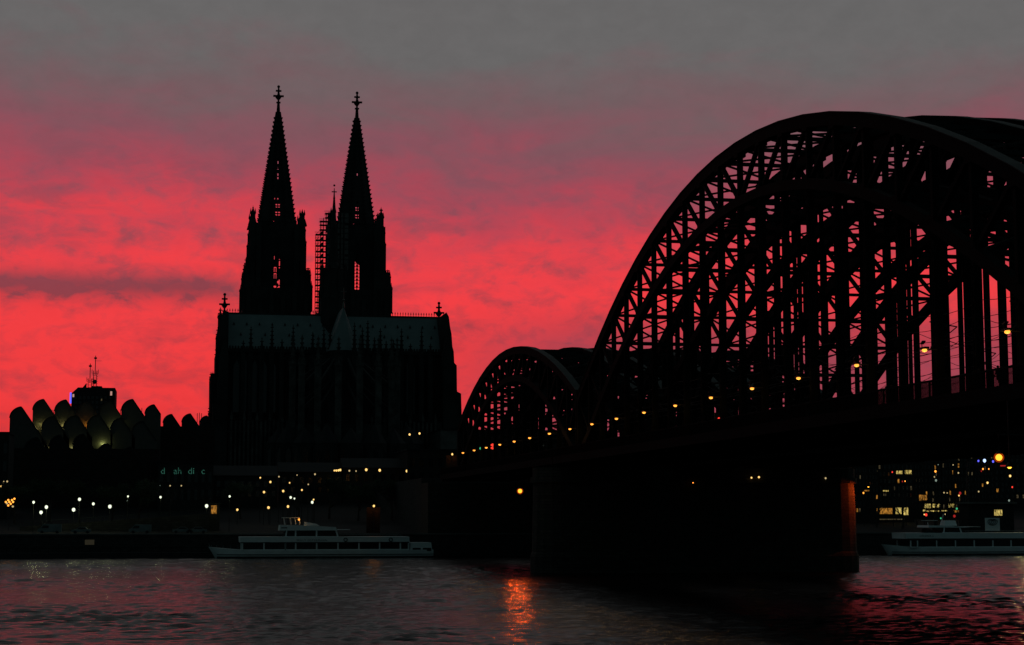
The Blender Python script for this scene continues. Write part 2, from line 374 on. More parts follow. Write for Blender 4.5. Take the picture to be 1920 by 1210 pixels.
def add_bracing(root, k, Xa, Xb):
    ys = panel_y(k); n = len(ys) - 1; b = MB(); st = b; lo = b; bw = .22 if k == 'main' else .34
    for i in range(n + 1):
        y = ys[i]; z = zt(k, y); l = zl(k, y)
        st.beam((Xa, y, z), (Xb, y, z), .42, .42)
        if l > DECK + 6.5:
            lo.beam((Xa, y, l), (Xb, y, l), .45, .5)
        if i < n:
            y2 = ys[i + 1]; z2 = zt(k, y2); l2 = zl(k, y2)
            b.beam((Xa, y, z), (Xb, y2, z2), bw, bw); b.beam((Xb, y, z), (Xa, y2, z2), bw, bw)
            if l > DECK + 6.5 and l2 > DECK + 6.5:
                lo.beam((Xa, y, l), (Xb, y2, l2), bw, bw); lo.beam((Xb, y, l), (Xa, y2, l2), bw, bw)
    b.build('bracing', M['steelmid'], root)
lab = {('main', 0): 'tall steel arch span nearest the viewer, big open truss on the right',
       ('main', 1): 'middle one of the three tall arch spans side by side on the right',
       ('main', 2): 'farthest one of the three tall arch spans side by side on the right',
       ('far', 0): 'smaller steel arch span by the far bank, nearest of the three side by side',
       ('far', 1): 'smaller steel arch span by the far bank, middle one of three',
       ('far', 2): 'smaller steel arch span by the far bank, farthest one of three'}
for k in ('main', 'far'):
    c, hl, n = SP[k][:3]
    for j, (Xa, Xb) in enumerate(NEARX):
        root = empty('arch_bridge_span', ((Xa + Xb) / 2, c, DECK - 1.5))
        add_truss(root, k, Xa); add_truss(root, k, Xb); add_bracing(root, k, Xa, Xb)
        b = MB(); ys = panel_y(k)
        xl = Xa - (4.6 if j == 0 else .4); xr = Xb + (4.6 if j == 2 else .4)
        b.box(xl + .4, xr - .4, c - hl + .1, c + hl - .1, DECK - .75, DECK - .05)
        for x in (Xa, Xb): b.box(x - .55, x + .55, c - hl + .1, c + hl - .1, DECK - 1.5, DECK + .25)
        for y in ys: b.box(xl + .5, xr - .5, min(max(y - .25, c - hl + .12), c + hl - .62), min(max(y + .25, c - hl + .62), c + hl - .12), DECK - 1.35, DECK - .78)
        if j == 0: b.box(xl, xl + .25, c - hl + .1, c + hl - .1, DECK - 1.0, DECK + .12)
        b.build('deck', M['steel'], root)
        if j == 0:
            rb = MB(); x = xl + .15; y = c - hl
            while y < c + hl:
                rb.box(x - .02, x + .02, y, y + .032, DECK, DECK + 1.38); y += .13
            yy = c - hl
            while yy < c + hl: rb.box(x - .05, x + .05, yy, yy + .1, DECK, DECK + 1.5); yy += 1.9
            rb.box(x - .06, x + .06, c - hl, c + hl, DECK + 1.38, DECK + 1.5); rb.box(x - .04, x + .04, c - hl, c + hl, DECK + .1, DECK + .18)
            rb.build('railing', M['steel'], root)
        tag(root, lab[(k, j)], 'arch bridge', 'arch spans of the railway bridge standing side by side')
# overhead wires run along each bridge; they sag between the cross spans
w = MB()
for Xa, Xb in NEARX:
    for x in (Xa + 2.7, Xb - 2.7):
        for dz, sag in ((5.6, .0), (7.3, 1.1), (8.9, .4), (6.4, .15)):
            pts = []
            for i in range(6 * 22 + 1):
                y = 112 + i * (402 - 112) / 132; t = (i % 6) / 6; pts.append((x, y, DECK + dz - sag * 4 * t * (1 - t)))
            w.tube(pts, .028, 4)
tag(w.build('overhead_wire', M['dark']), 'thin overhead wires strung above the railway tracks of the bridge', 'overhead wires')
arms = []
for i, y in enumerate((128.5, 143.7, 166.6, 189.4, 212.3, 235.2, 320, 350)):
    for j, (Xa, Xb) in enumerate(NEARX):
        a = empty('catenary_arm', (Xa, y + .5, DECK + 5)); b = MB()
        b.tube([(Xa + .4, y + .5, DECK + 7.6), (Xa + 3.0, y + .5, DECK + 7.2)], .06, 6); b.tube([(Xa + .4, y + .5, DECK + 5.2), (Xa + 3.0, y + .5, DECK + 7.2)], .05, 6)
        b.tube([(Xa + 1.6, y + .5, DECK + 6.1), (Xa + 3.2, y + .5, DECK + 5.6)], .04, 6); b.build('bracket', M['dark'], a)
        b = MB()
        for kk in range(4): b.ball((Xa + .6 + kk * .14, y + .5, DECK + 7.57 - kk * .02), .13, 6)
        for kk in range(4): b.ball((Xa + .55 + kk * .12, y + .5, DECK + 5.33 + kk * .09), .13, 6)
        b.build('insulator', M['dark'], a); arms.append(a)
        tag(a, 'dark catenary arm with insulators between the bridge trusses', 'catenary arm', 'catenary arms of the bridge tracks')

# piers
def pier(Yc, label, xoff=0):
    root = empty('bridge_pier', (85, Yc, 0)); hw = 4.3
    def outline(g):
        p = []
        for i in range(9): a = PI / 2 + PI * i / 8; p.append((61.2 - xoff * 0 + (3.6 + g) * math.cos(a), Yc + (hw + g) * math.sin(a)))
        for i in range(9): a = -PI / 2 + PI * i / 8; p.append((108.8 + (3.8 + g) * math.cos(a), Yc + (hw + g) * math.sin(a)))
        return p
    b = MB(); o0 = outline(.5); o1 = outline(.4); o2 = outline(0)
    n = len(o0)
    lv = [(-3, o0), (2.6, o0), (3.0, o1), (3.4, outline(.22)), (14.6, o2)]
    b.add([(x, y, z) for z, o in lv for x, y in o], [tuple(range((len(lv) - 1) * n, len(lv) * n))] + [(l * n + i, l * n + (i + 1) % n, (l + 1) * n + (i + 1) % n, (l + 1) * n + i) for l in range(len(lv) - 1) for i in range(n)])
    b.build('shaft', M['pier'], root)
    MB().slab(outline(.45), 14.6, 15.5).build('cornice', M['pier'], root)
    MB().slab(outline(.1), 15.5, 17.05).build('bearing_block', M['pier'], root)
    tag(root, label, 'bridge pier', 'stone piers of the bridge')
    return root
pier(280.7, 'broad masonry pier in the river between the tall arch and the smaller arch')
pier(109.6, 'masonry pier at the right edge of the picture under the tall arch')
ab = empty('bridge_abutment', (85, 404, 0))
MB().box(58, 112, 404.7, 416, 3, 17.0).build('wall', M['pier'], ab)
MB().box(58, 112, 416.05, 640, 5, 18.3).build('approach', M['quay'], ab)
tag(ab, 'masonry abutment where the bridge meets the far bank beside the cathedral', 'abutment')

# walkway lamps
def lampheads(root, loc, sgn=-1, m='amber', r=.30):
    x, y, z = loc
    MB().tube([(x + .9 * -sgn * 0 + .0, y + 1.15, z + .18), (x, y + .25, z + .22)], .05, 6).build('arm', M['dark'], root)
    MB().box(x - .22, x + .22, y - .5, y + .5, z + .08, z + .26).build('lamp_head', M['dark'], root)
    MB().ball((x, y, z - .02), r, 8, .62).build('lens', M[m], root, True)
ly = [124.8 + 15.28 * i for i in range(11)] + [293.5, 310.5, 325.3, 340.2, 355.5, 370.4, 385.2]
ly[3] = 171.1
for i, y in enumerate(ly):
    X, Z = 63.0, 23.25
    root = empty('walkway_lamp', (X, y, Z)); lampheads(root, (X, y, Z), r=.27 if y > 280 else .24)
    root.children[0]
    MB().tube([(X, y + 1.15, Z + .18), (X + 1.7, y + 1.15, Z + .18)], .06, 6).build('bracket', M['dark'], root)
    b = MB().beam((X - .1, y - .15, Z + .75), (X + .1, y + .7, Z + .62), .3, .12); b.beam((X, y + .5, Z + .2), (X, y + .5, Z + .65), .06, .06); b.build('control_box', M['dark'], root)
    point((X, y, Z - .45), (1, .5, .12), 34, .2, root)
    tag(root, '%s amber walkway lamp on the bridge counted from the right edge' % ORD[i], 'walkway lamp', 'amber lamps along the bridge walkway')

# big orange lamps on the pier noses
def big_lamp(px, py, Y, label, X2, R=.5, power=2500):
    X, Z = at(px, py, Y); root = empty('navigation_lamp', (X, Y, Z))
    MB().ball((X, Y, Z), R * .66, 12).build('bulb', M['orange'], root, True)
    MB().ball((X, Y, Z), R, 14).build('halo_shell', M['globe'], root, True)  # added shell that paints a halo around the bulb
    MB().tube([(X2, Y, Z + 1.6), (X, Y, Z + 1.6), (X, Y, Z + R * .9)], .07, 6).build('bracket', M['dark'], root)
    MB().lathe(X, Y, [(R * .75, Z + R * .75), (R * .5, Z + R * 1.05), (.1, Z + R * 1.25)], 12).build('cap', M['dark'], root)
    spot((X, Y - R - .1, Z), (-.3, -1, -.75), (1, .10, .008), power, 88, R * .7, root)
    tag(root, label, 'lamp', 'orange lamps hung at the bridge piers')
big_lamp(975, 921, 273.5, 'round orange lamp with added halo low beside the middle pier above its glittering reflection', 60.5, .5, 1150)
big_lamp(1873, 858, 114.8, 'large orange lamp hanging under the bridge at the right edge', 60.5, .35, 260)

# signals on the bridge
def signal(px, py, X, lamps, label, sz=.35):
    a = ray(px, py); t = X / a[0]; Y = a[1] * t; Z = CH + a[2] * t; root = empty('rail_signal', (X, Y, DECK))
    MB().beam((X + .3, Y, DECK), (X + .3, Y, Z), .14, .14).build('post', M['dark'], root)
    b = MB().box(X - .5, X + .5, Y + .1, Y + .35, Z - .75, Z + .75); b.build('housing', M['dark'], root)
    for dx, dz, m in lamps: MB().ball((X + dx, Y, Z + dz), sz, 8).build('signal_light', M[m], root, True)
    tag(root, label, 'rail signal', 'signals on the bridge')
signal(921, 837, 67, [(-.3, .25, 'red'), (.35, .25, 'red'), (-.3, -.35, 'red'), (.35, -.35, 'red')], 'square red rail signal among the lamps at the smaller arch', .34)
signal(901, 841, 67, [(0, 0, 'green')], 'small green rail signal left of the square red one', .26)
signal(1348, 785, 67, [(0, 0, 'red')], 'lone small red rail signal low in the tall arch', .15)
signal(1016, 836, 67, [(0, 0, 'dimcool')], 'pale dim rail signal below the walkway lamps of the smaller arch', .3)

# ------------------------------------------------------------------ cathedral
CG = 18.0
cath = empty('cathedral', (54.5, 620, CG)); tag(cath, 'huge black Gothic cathedral with two openwork spires against the red sky', 'cathedral')
def finial(b, x, y, z0, s):        # stone cross-flower
    b.frus(x, y, z0 - 4 * s, .55 * s, .55 * s, z0, .28 * s, .28 * s)
    b.box(x - .7 * s, x + .7 * s, y - .7 * s, y + .7 * s, z0 - .3 * s, z0)
    b.frus(x, y, z0, .3 * s, .3 * s, z0 + 1.3 * s, .3 * s, .3 * s); b.frus(x, y, z0 + .9 * s, .45 * s, .45 * s, z0 + 1.8 * s, 1.0 * s, 1.0 * s)
    b.box(x - 1.75 * s, x + 1.75 * s, y - .35 * s, y + .35 * s, z0 + 1.8 * s, z0 + 2.35 * s); b.box(x - .351 * s, x + .351 * s, y - 1.75 * s, y + 1.75 * s, z0 + 1.79 * s, z0 + 2.34 * s)
    b.frus(x, y, z0 + 2.35 * s, .5 * s, .5 * s, z0 + 3.4 * s, .25 * s, .25 * s)
    b.box(x - .95 * s, x + .95 * s, y - .3 * s, y + .3 * s, z0 + 3.6 * s, z0 + 4.1 * s); b.box(x - .301 * s, x + .301 * s, y - .95 * s, y + .95 * s, z0 + 3.59 * s, z0 + 4.09 * s)
    b.frus(x, y, z0 + 3.3 * s, .35 * s, .35 * s, z0 + 4.9 * s, .25 * s, .25 * s); b.ball((x, y, z0 + 5.3 * s), .5 * s, 6)
def pinnacle(x, y, z0, zs, z1, w, parent, crock=True, name='pinnacle', fat=False):
    """square shaft z0..zs of half width w, gablets, then a crocketed spirelet to z1"""
    b = MB().box(x - w, x + w, y - w, y + w, z0, zs)
    if not fat: b.box(x - w * 1.18, x + w * 1.18, y - w * 1.18, y + w * 1.18, zs - w * .3, zs)
    for a, c in ((1, 0), (-1, 0), (0, 1), (0, -1)):
        b.frus(x + a * w * .92, y + c * w * .92, zs, w * .42, w * .42, zs + w * 2.2, .03, .03)
    if fat: b.frus(x, y, zs, w, w, zs + (z1 - zs) * .55, w * .72, w * .72); b.frus(x, y, zs + (z1 - zs) * .55, w * .72, w * .72, z1 - .3, .2, .2)
    b.frus(x, y, zs, w * .82, w * .82, z1 - w * .5, .07, .07)
    b.box(x - w * .35, x + w * .35, y - .12, y + .12, z1 - w * .95, z1 - w * .7); b.frus(x, y, z1 - w * .9, .12, .12, z1, .05, .05)
    if crock:
        H = z1 - zs; k = 0; n = max(3, int(H / 1.3))
        for i in range(1, n):
            t = i / n; r = w * .82 * (1 - t) + .12; s = .2 + w * .06
            for a, c in ((1, 1), (1, -1), (-1, 1), (-1, -1)): b.box(x + a * r - s, x + a * r + s, y + c * r - s, y + c * r + s, zs + H * t, zs + H * t + s * 1.1)
    return b.build(name, M['stone3' if name == 'buttress_pier' else 'stone'], parent)
TY = 674.0
Zt = lambda py, Y=TY, px=600: az(px, py, Y)
def spire(x, y, z0, z1, r0, holes, parent):
    b = MB(); n = 8; rot = PI / 8; H = z1 - z0; apex = z1 + 5
    rr = lambda z: r0 * (apex - z) / (apex - z0)
    tiers = 15; T = [z0 + H * (1 - (1 - i / tiers) ** 1.0) for i in range(tiers + 1)]
    for k in range(n):
        a0 = rot + 2 * PI * k / n; a1 = rot + 2 * PI * (k + 1) / n
        P = lambda z, u: Vector((x + rr(z) * ((1 - u) * math.cos(a0) + u * math.cos(a1)), y + rr(z) * ((1 - u) * math.sin(a0) + u * math.sin(a1)), z))
        front = abs(math.sin((a0 + a1) / 2)) > .9; back = math.sin((a0 + a1) / 2) > .9
        for i in range(tiers):
            za, zb = T[i], T[i + 1]; h = zb - za
            def quad(u0, u1, f0, f1):
                A, B = za + h * f0, za + h * f1; th_ = .35
                vs = [P(A, u0), P(A, u1), P(B, u1), P(B, u0)]; cn = Vector((x, y, 0))
                inn = [v + (Vector((x, y, v.z)) - v).normalized() * th_ for v in vs]
                b.add(vs + inn, [(0, 1, 2, 3), (7, 6, 5, 4), (0, 4, 5, 1), (1, 5, 6, 2), (2, 6, 7, 3), (3, 7, 4, 0)])
            hole = holes.get(i, 0) if front else 0
            if not hole: quad(0, 1, 0, 1)
            elif back: quad(0, .15, 0, 1); quad(.85, 1, 0, 1); quad(.15, .85, 0, .06); quad(.15, .85, .9, 1)
            elif hole == 1:      # tall slit
                quad(0, .44, 0, 1); quad(.56, 1, 0, 1); quad(.44, .56, 0, .1); quad(.44, .56, .85, 1)
            elif hole == 2:      # foiled tracery: small openings in two ranks
                quad(0, .33, 0, 1); quad(.67, 1, 0, 1); quad(.46, .54, 0, 1)
                for (u0, u1) in ((.33, .46), (.54, .67)):
                    quad(u0, u1, 0, .25); quad(u0, u1, .5, .68); quad(u0, u1, .84, 1)
                b.add([P(za + h * .25, .32), P(za + h * .25, .42), P(za + h * .5, .32)], [(0, 1, 2)]); b.add([P(za + h * .25, .68), P(za + h * .5, .68), P(za + h * .25, .58)], [(0, 1, 2)])
            elif hole == 3:
                quad(0, .40, 0, 1); quad(.60, 1, 0, 1); quad(.40, .60, 0, .35); quad(.40, .60, .62, 1)
            elif hole == 4:      # three small foils across
                for u0, u1 in ((0, .2), (.27, .46), (.55, .74), (.81, 1)): quad(u0, u1, 0, 1)
                for u0, u1 in ((.2, .27), (.46, .55), (.74, .81)): quad(u0, u1, 0, .45); quad(u0, u1, .62, 1)
        # rib with crockets
        b.beam((x + r0 * math.cos(a0), y + r0 * math.sin(a0), z0), (x + rr(z1) * math.cos(a0), y + rr(z1) * math.sin(a0), z1), .55, .55)
        z = z0 + .6; 
        while z < z1 - 1:
            r = rr(z) + .38; s = .36 + .14 * (1 - (z - z0) / H); cx, cy = x + r * math.cos(a0), y + r * math.sin(a0)
            b.frus(cx, cy, z - s * .6, s * .5, s * .5, z + s * .8, s * 1.1, s * 1.1); z += 1.72
    sp_ = b.build('spire', M['stone'], parent)
    fb = MB(); finial(fb, x, y, z1 + 4, 1.16); fb.lathe(x, y, [(rr(z1) * 1.3, z1 - .8), (rr(z1) * 1.3, z1 - .2), (rr(z1), z1), (.5, z1 + 4)], 8, rot); fb.build('finial', M['stone'], parent)
    return sp_
def tower(pxc, ptop, d, holes, bright):
    x = ax(pxc, TY, 330); y = TY; m = 1 / 4.85
    zA = Zt(548); zM = Zt(515); zB = Zt(430); zS = Zt(432); zTop = Zt(ptop + 52)
    b = MB()
    b.frus(x, y, CG - 1, 64 * m, 50 * m, zA, 62.5 * m, 50 * m)
    for sx in (-1, 1):
        for sy in (-1, 1): b.frus(x + sx * 51 * m, y + sy * 40 * m, zA, 9.5 * m, 9.5 * m, zM, 6.5 * m, 8.5 * m)
        b.box(x + sx * 45 * m - 1.2, x + sx * 45 * m + 1.2, y - 44 * m, y + 44 * m, zA, zM)
    for k in range(6):              # shafts on the east face
        u = (-52 + k * 21) * m
        b.box(x + u - .8, x + u + .8, y - 50 * m - 1.2, y - 48 * m, CG, zA - (k % 2) * 4)
    tw = b.build('tower', M['stone'], cath)
    # belfry stage: octagonal core with lancets that show the sky
    b = MB(); h = 50.5 * m; g0 = g_ = (4.6 if bright else 5.6) * m; w0, w1 = (Zt(547), Zt(493)) if bright else (Zt(545), Zt(488))
    w0 = zA + .01
    d0 = 36 * m
    for s in (-1, 1):               # east and west walls, left and right of the opening
        yy0, yy1 = (y - d0, y - d0 + 1.6) if s < 0 else (y + d0 - 1.6, y + d0)
        g_ = g0 if s < 0 else g0 + 1.7
        b.box(x - h * .62, x - g_, yy0, yy1, zA, zB); b.box(x + g_, x + h * .62, yy0, yy1, zA, zB)
        b.prism([(x - g_, w1 + .1), (x, w1 + 2.4), (x + g_, w1 + .1), (x + g_, zB), (x - g_, zB)], yy0, yy1)
        if s < 0: b.box(x - .17, x + .17, yy0 + .4, yy1 - .4, zA, w1 + 2.2)
        zz = zA + 1.2
        rr_ = random.Random(4)
        while zz < w1:
            if s < 0:
                if bright: b.box(x - g_, x + g_, yy0 + .45, yy1 - .45, zz, zz + .14); b.box(x - .4, x + .4, yy0 + .5, yy1 - .5, zz + .1, zz + .75)
                else:
                    b.box(x - g_, x + g_, yy0 + .45, yy1 - .45, zz, zz + rr_.uniform(.3, .8)); k_ = rr_.choice((-1, 0, 1))
                    b.box(x + (k_ - .9) * g_ * .5, x + (k_ + .9) * g_ * .5, yy0 + .5, yy1 - .5, zz, zz + rr_.uniform(1.2, 3.2))
                    b.box(x - g_ * .8, x - g_ * .35, yy0 + .42, yy1 - .42, zz, zz + 2); b.box(x + g_ * .15, x + g_ * (.4 + .3 * rr_.random()), yy0 + .43, yy1 - .43, zz - .5, zz + rr_.uniform(.8, 2.2))
            zz += 1.35 if bright else 2.4
        for q_ in (-.62, .62): b.beam((x + q_ * g_ * 2.4 - .0, yy0 - .2, w1 - 1), (x, yy0 - .2, w1 + 7), .5, .5)   # gable over the lancet
    for s in (-1, 1):
        b.box(x + s * h * .62 - .8, x + s * h * .62 + .8, y - d0 + .05, y + d0 - .05, zA, zB)
        for yy in (-1, 1):
            if not bright and s != 0:
                # corner turret pierced by a narrow slit
                cx = x + s * h * .80; b.box(cx - h * .19, cx - .22, y + yy * h * .8 - h * .19, y + yy * h * .8 + h * .19, zA, zB); b.box(cx + .22, cx + h * .20, y + yy * h * .8 - h * .2, y + yy * h * .8 + h * .2, zA, zB)
                b.box(cx - .23, cx + .23, y + yy * h * .8 - h * .18, y + yy * h * .8 + h * .18, zA, Zt(528)); b.box(cx - .23, cx + .23, y + yy * h * .8 - h * .18, y + yy * h * .8 + h * .18, Zt(498), zB)
            else: b.box(x + s * h * .80 - h * .2, x + s * h * .80 + h * .2, y + yy * h * .8 - h * .2, y + yy * h * .8 + h * .2, zA, zB)
    b.box(x - h * .7, x + h * .7, y - d0 + .1, y + d0 - .1, zB - 1.0, zB + 1.2)
    for k in range(13): u = -h * .66 + k * h * .11; b.frus(x + u, y - d0, zB + 1.2, .3, .3, zB + 2.8, .06, .06)
    b.build('belfry', M['stone'], tw)
    spire(x, y, zS, zTop, 34.5 * m / math.cos(PI / 8), holes, tw)
    for s, ptp in ((-1, 400 + d), (1, 403 + d)):
        for yy in (-1, 1):
            yo = y + yy * 30 * m
            if bright and s > 0: pinnacle(x + 44.5 * m, yo, zB - 1, Zt(410), Zt(390), .95, tw); b_ = MB().frus(x + 41 * m, yo, zB, 1.9, 1.5, Zt(412), .8, .9); b_.build('buttress', M['stone'], tw)
            else: pinnacle(x + s * 45.5 * m, yo, zB - 1, Zt(409 + d), Zt(397 + d + 2 * s), .92, tw, False); b_ = MB().frus(x + s * 46 * m, yo, zB, 1.7, 1.5, Zt(418 + d), 1.0, 1.1); b_.build('buttress', M['stone'], tw)
            pinnacle(x + s * 50.0 * m, yo + yy, zA, Zt(440), Zt(428), .45, tw, False)
            pinnacle(x + s * 51.8 * m, yo + yy, zA, Zt(462), Zt(452), .4, tw, False)
            pinnacle(x + s * 57 * m, y + yy * 38 * m, zA - 8, Zt(518), Zt(491 + (16 if s > 0 else 0)), .85, tw)
            pinnacle(x + s * 53.8 * m, y + yy * 38 * m, zA - 8, Zt(518), Zt(500 + (10 if s > 0 else 0)), .4, tw, False)
            pinnacle(x + s * 60.4 * m, y + yy * 42 * m, zA - 8, Zt(523), Zt(509 + (9 if s > 0 else 0)), .42, tw, False)
            pinnacle(x + s * 63.4 * m, y + yy * 42 * m, Zt(590), Zt(545), Zt(533), .45, tw, False)
    return tw, x
HL = {0: 4, 1: 2, 2: 2, 3: 4, 4: 3, 6: 1, 7: 3, 8: 1}
HR = {0: 4, 1: 2, 2: 2, 3: 3, 6: 0, 7: 1}
_, XL = tower(520, 162, 0, HL, False)
_, XR = tower(668, 167, -6, HR, True)
# body between the towers, nave behind the transept
XA = (XL + XR) / 2
b = MB(); b.box(XA - 7, XA + 7, 645, 690, CG, 66); b.box(XA - 22, XA + 22, 612, 664, CG, 38)
b.build('nave_wall', M['stone'], cath)
b = MB(); b.prism([(XA - 7.5, 63), (XA + 7.5, 63), (XA, 77.5)], 612, 690); b.build('nave_roof', M['lead'], cath)
# transept
YT = 604.0; zR = az(620, 592, YT); zE = az(620, 657, YT - 8)
xa, xb = ax(424, YT, 600), ax(822, YT, 600)
b = MB(); b.box(xa, xb, YT - 8, YT + 8, CG, zE)
b.box(xa + 1, xb - 1, YT - 16, YT - 8.02, CG, az(620, 790, YT - 16))
b.build('transept_wall', M['stone'], cath)
b = MB(); b.add([(xa, YT - 8.4, zE), (xb, YT - 8.4, zE), (xb, YT, zR), (xa, YT, zR), (xb, YT + 8.4, zE), (xa, YT + 8.4, zE)], [(0, 1, 2, 3), (3, 2, 4, 5), (0, 3, 5), (1, 4, 2), (0, 5, 4, 1)])
tr = b.build('transept_roof', M['lead'], cath)
b = MB()
for k in range(17):
    for row, (fy, nn) in enumerate(((.70, 17), (.40, 9))):
        if k >= nn: continue
        x = xa + (xb - xa) * (k + .6) / nn; yy = YT - 8.4 + 8.4 * fy; zz = zE + (zR - zE) * fy
        b.prism([(x - .32, zz - .25), (x + .32, zz - .25), (x, zz + .75)], yy - .5, yy + .4)
b.build('dormer', M['dark'], tr)
b = MB(); x = xa + .3; b.box(xa, xb, YT - .2, YT + .2, zR - .2, zR + .35)
while x < xb:
    b.frus(x, YT, zR + .3, .07, .07, zR + 1.6, .05, .05); b.box(x - .24, x + .24, YT - .06, YT + .06, zR + .95, zR + 1.15); b.frus(x, YT, zR + 1.25, .16, .1, zR + 1.7, .03, .03); x += .92
b.build('ridge_cresting', M['stone'], tr)
b = MB(); x = xa
while x < xb: b.box(x, x + .5, YT - 8.9, YT - 8.5, zE - .4, zE + .9); x += .95
b.box(xa, xb, YT - 9.0, YT - 8.45, zE - 1.2, zE - .3); b.build('parapet', M['stone'], cath)
def T(px, py, Y=YT): return at(px, py, Y)
def gable_end(prof, inner, fin, turrets):
    # stepped silhouette of the transept front: buttresses set back storey by storey
    pts = [(ax(px, YT, py), az(px, py, YT)) for px, py in prof]
    ge = MB().prism(pts + [(ax(inner, YT, 600), zR - .5), (ax(inner, YT, 600), CG)], YT - 10, YT + 10).build('transept_gable', M['stone'], cath)
    for dy in (-13.0, 13.0):
        q2 = [(x + (.8 if inner < 600 else -.8), z - 9) for x, z in pts]
        MB().prism(q2 + [(ax(inner, YT, 600), zR - 16), (ax(inner, YT, 600), CG)], YT + min(dy, 0) - (3 if dy < 0 else -10.05), YT + dy + (2.95 if dy < 0 else 3)).build('buttress', M['stone'], ge)
    fx, fy, s = fin; X = ax(fx, YT, fy + 20); fb = MB(); finial(fb, X, YT, az(600, fy, YT) - 5.6 * s, s); fb.frus(X, YT, zR - 1, .8, .8, az(600, fy, YT) - 9 * s, .4, .4); fb.build('finial', M['stone'], ge)
    for (px, pb, ps, pt, wv, yy) in turrets: pinnacle(ax(px, yy, pt + 10), yy, az(600, pb, yy), az(600, ps, yy), az(600, pt, yy), wv, ge)
gable_end([(388, 930), (390, 782), (392.5, 775), (393, 712), (396, 706), (402.5, 704), (403, 668), (405, 660), (405.5, 630), (408, 618), (410.5, 606), (414, 598), (417, 590)], 427,
          (421, 555, 1.05), [(413.2, 640, 600, 580, .8, YT - 6), (408.3, 668, 640, 616, .6, YT - 7), (405.5, 700, 678, 652, .5, YT), (399, 740, 716, 700, .7, YT - 9), (395.5, 750, 716, 701, .5, YT), (392.5, 800, 780, 764, .4, YT)])
gable_end([(860, 930), (857, 775), (856, 742), (848.5, 738), (848, 690), (843.5, 685), (842.5, 664), (840, 655), (838.5, 632), (836, 620), (833.5, 600), (829, 592)], 819,
          (823, 562, 1.05), [(831.3, 640, 606, 583, .85, YT - 6), (836.5, 668, 645, 618, .6, YT), (840.5, 700, 672, 648, .5, YT - 4), (846.5, 745, 690, 682, .5, YT - 8), (851.8, 760, 722, 697, .62, YT), (856, 790, 755, 738, .4, YT)])
# crossing turret (fleche)
fx = ax(626, YT, 420); b = MB()
b.lathe(fx, YT, [(4.6, zR - 9), (4.6, az(600, 560, YT)), (4.2, az(600, 548, YT)), (4.2, az(600, 505, YT)), (3.4, az(600, 503, YT)), (2.1, az(600, 492, YT)), (1.55, az(600, 470, YT)), (.85, az(600, 410, YT)), (.22, az(600, 362, YT)), (.12, az(600, 352, YT))], 8, PI / 8)
b.box(fx - .9, fx + .9, YT - .1, YT + .1, az(600, 360, YT), az(600, 360, YT) + .35); b.ball((fx, YT, az(600, 347, YT)), .38, 8)
b.box(fx - .35, fx + .35, YT - .35, YT + .35, az(600, 372, YT), az(600, 371, YT) + .2)
ct = b.build('crossing_turret', M['stone'], cath)
for k in range(8):
    a = PI / 8 + k * PI / 4; pinnacle(fx + 4.4 * math.cos(a), YT + 4.4 * math.sin(a), az(600, 560, YT), az(600, 504, YT), az(600, 494, YT), .4, ct, False)
# choir: high vessel with polygonal apse, ambulatory and chapels with flying buttresses
YA = 580.0; cxx = ax(644, YA, 600); zCR = az(644, 575, YA); R = 4.9
zCE = az(644, 655, YA - 8)
def apse(r, y0, yc, n=7): return [(cxx - r, y0)] + [(cxx - r * math.cos(PI * i / (n - 1)), yc - r * math.sin(PI * i / (n - 1))) for i in range(n)] + [(cxx + r, y0)]
b = MB(); b.slab(apse(R, YT - 8.1, YA)[::-1], CG, zCE); b.build('choir_wall', M['stone'], cath)
b = MB(); o = apse(R + .3, YT - 1, YA); n = len(o)
b.add([(x, y, zCE) for x, y in o] + [(cxx, YT - 1, zCR), (cxx, YA, zCR)], [(i, i + 1, n + 1) for i in range(1, n - 2)] + [(0, 1, n + 1, n), (n - 2, n - 1, n, n + 1)])
cr_ = b.build('choir_roof', M['lead'], cath)
b = MB(); z = zCR; b.lathe(cxx, YA, [(.45, z - .5), (.3, z + 1.0), (.12, z + 1.4), (.12, z + 6.4)], 8); b.lathe(cxx, YA, [(.1, z + 1.9), (.42, z + 2.2), (.1, z + 2.6)], 8)
b.box(cxx - 1.0, cxx + 1.0, YA - .1, YA + .1, z + 4.9, z + 5.15); b.build('roof_cross', M['gold'], cr_)
# chapels ring
b = MB(); b.slab(apse(17, YT - 16.1, YA - 4, 9)[::-1], CG, az(644, 795, YA - 20)); b.slab(apse(23, YT - 16.1, YA - 8, 9)[::-1], CG, az(644, 835, YA - 30)); b.build('ambulatory', M['stone'], cath)
for k in range(9):
    a = PI * (k + .5) / 9; cx_, cy_ = cxx - 22 * math.cos(a), YA - 8 - 22 * math.sin(a); zc = az(644, 832, cy_)
    b = MB().lathe(cx_, cy_, [(4.0, CG), (4.0, zc)], 8, PI / 8); ch = b.build('chapel', M['stone'], cath)
    MB().lathe(cx_, cy_, [(4.1, zc), (.1, zc + 5.0 + (k % 2) * 1.5)], 8, PI / 8).build('chapel_roof', M['roof'], ch)
    for q_ in range(3):
        aa = -PI / 2 + (q_ - 1) * PI / 4; wx, wy = cx_ + 3.72 * math.cos(aa), cy_ + 3.72 * math.sin(aa)
        MB().prism([(wx - .8, CG + 3), (wx + .8, CG + 3), (wx + .8, zc - 3), (wx, zc - 1.4), (wx - .8, zc - 3)], wy - .12, wy + .12).build('lancet_window', M['glass'], ch)
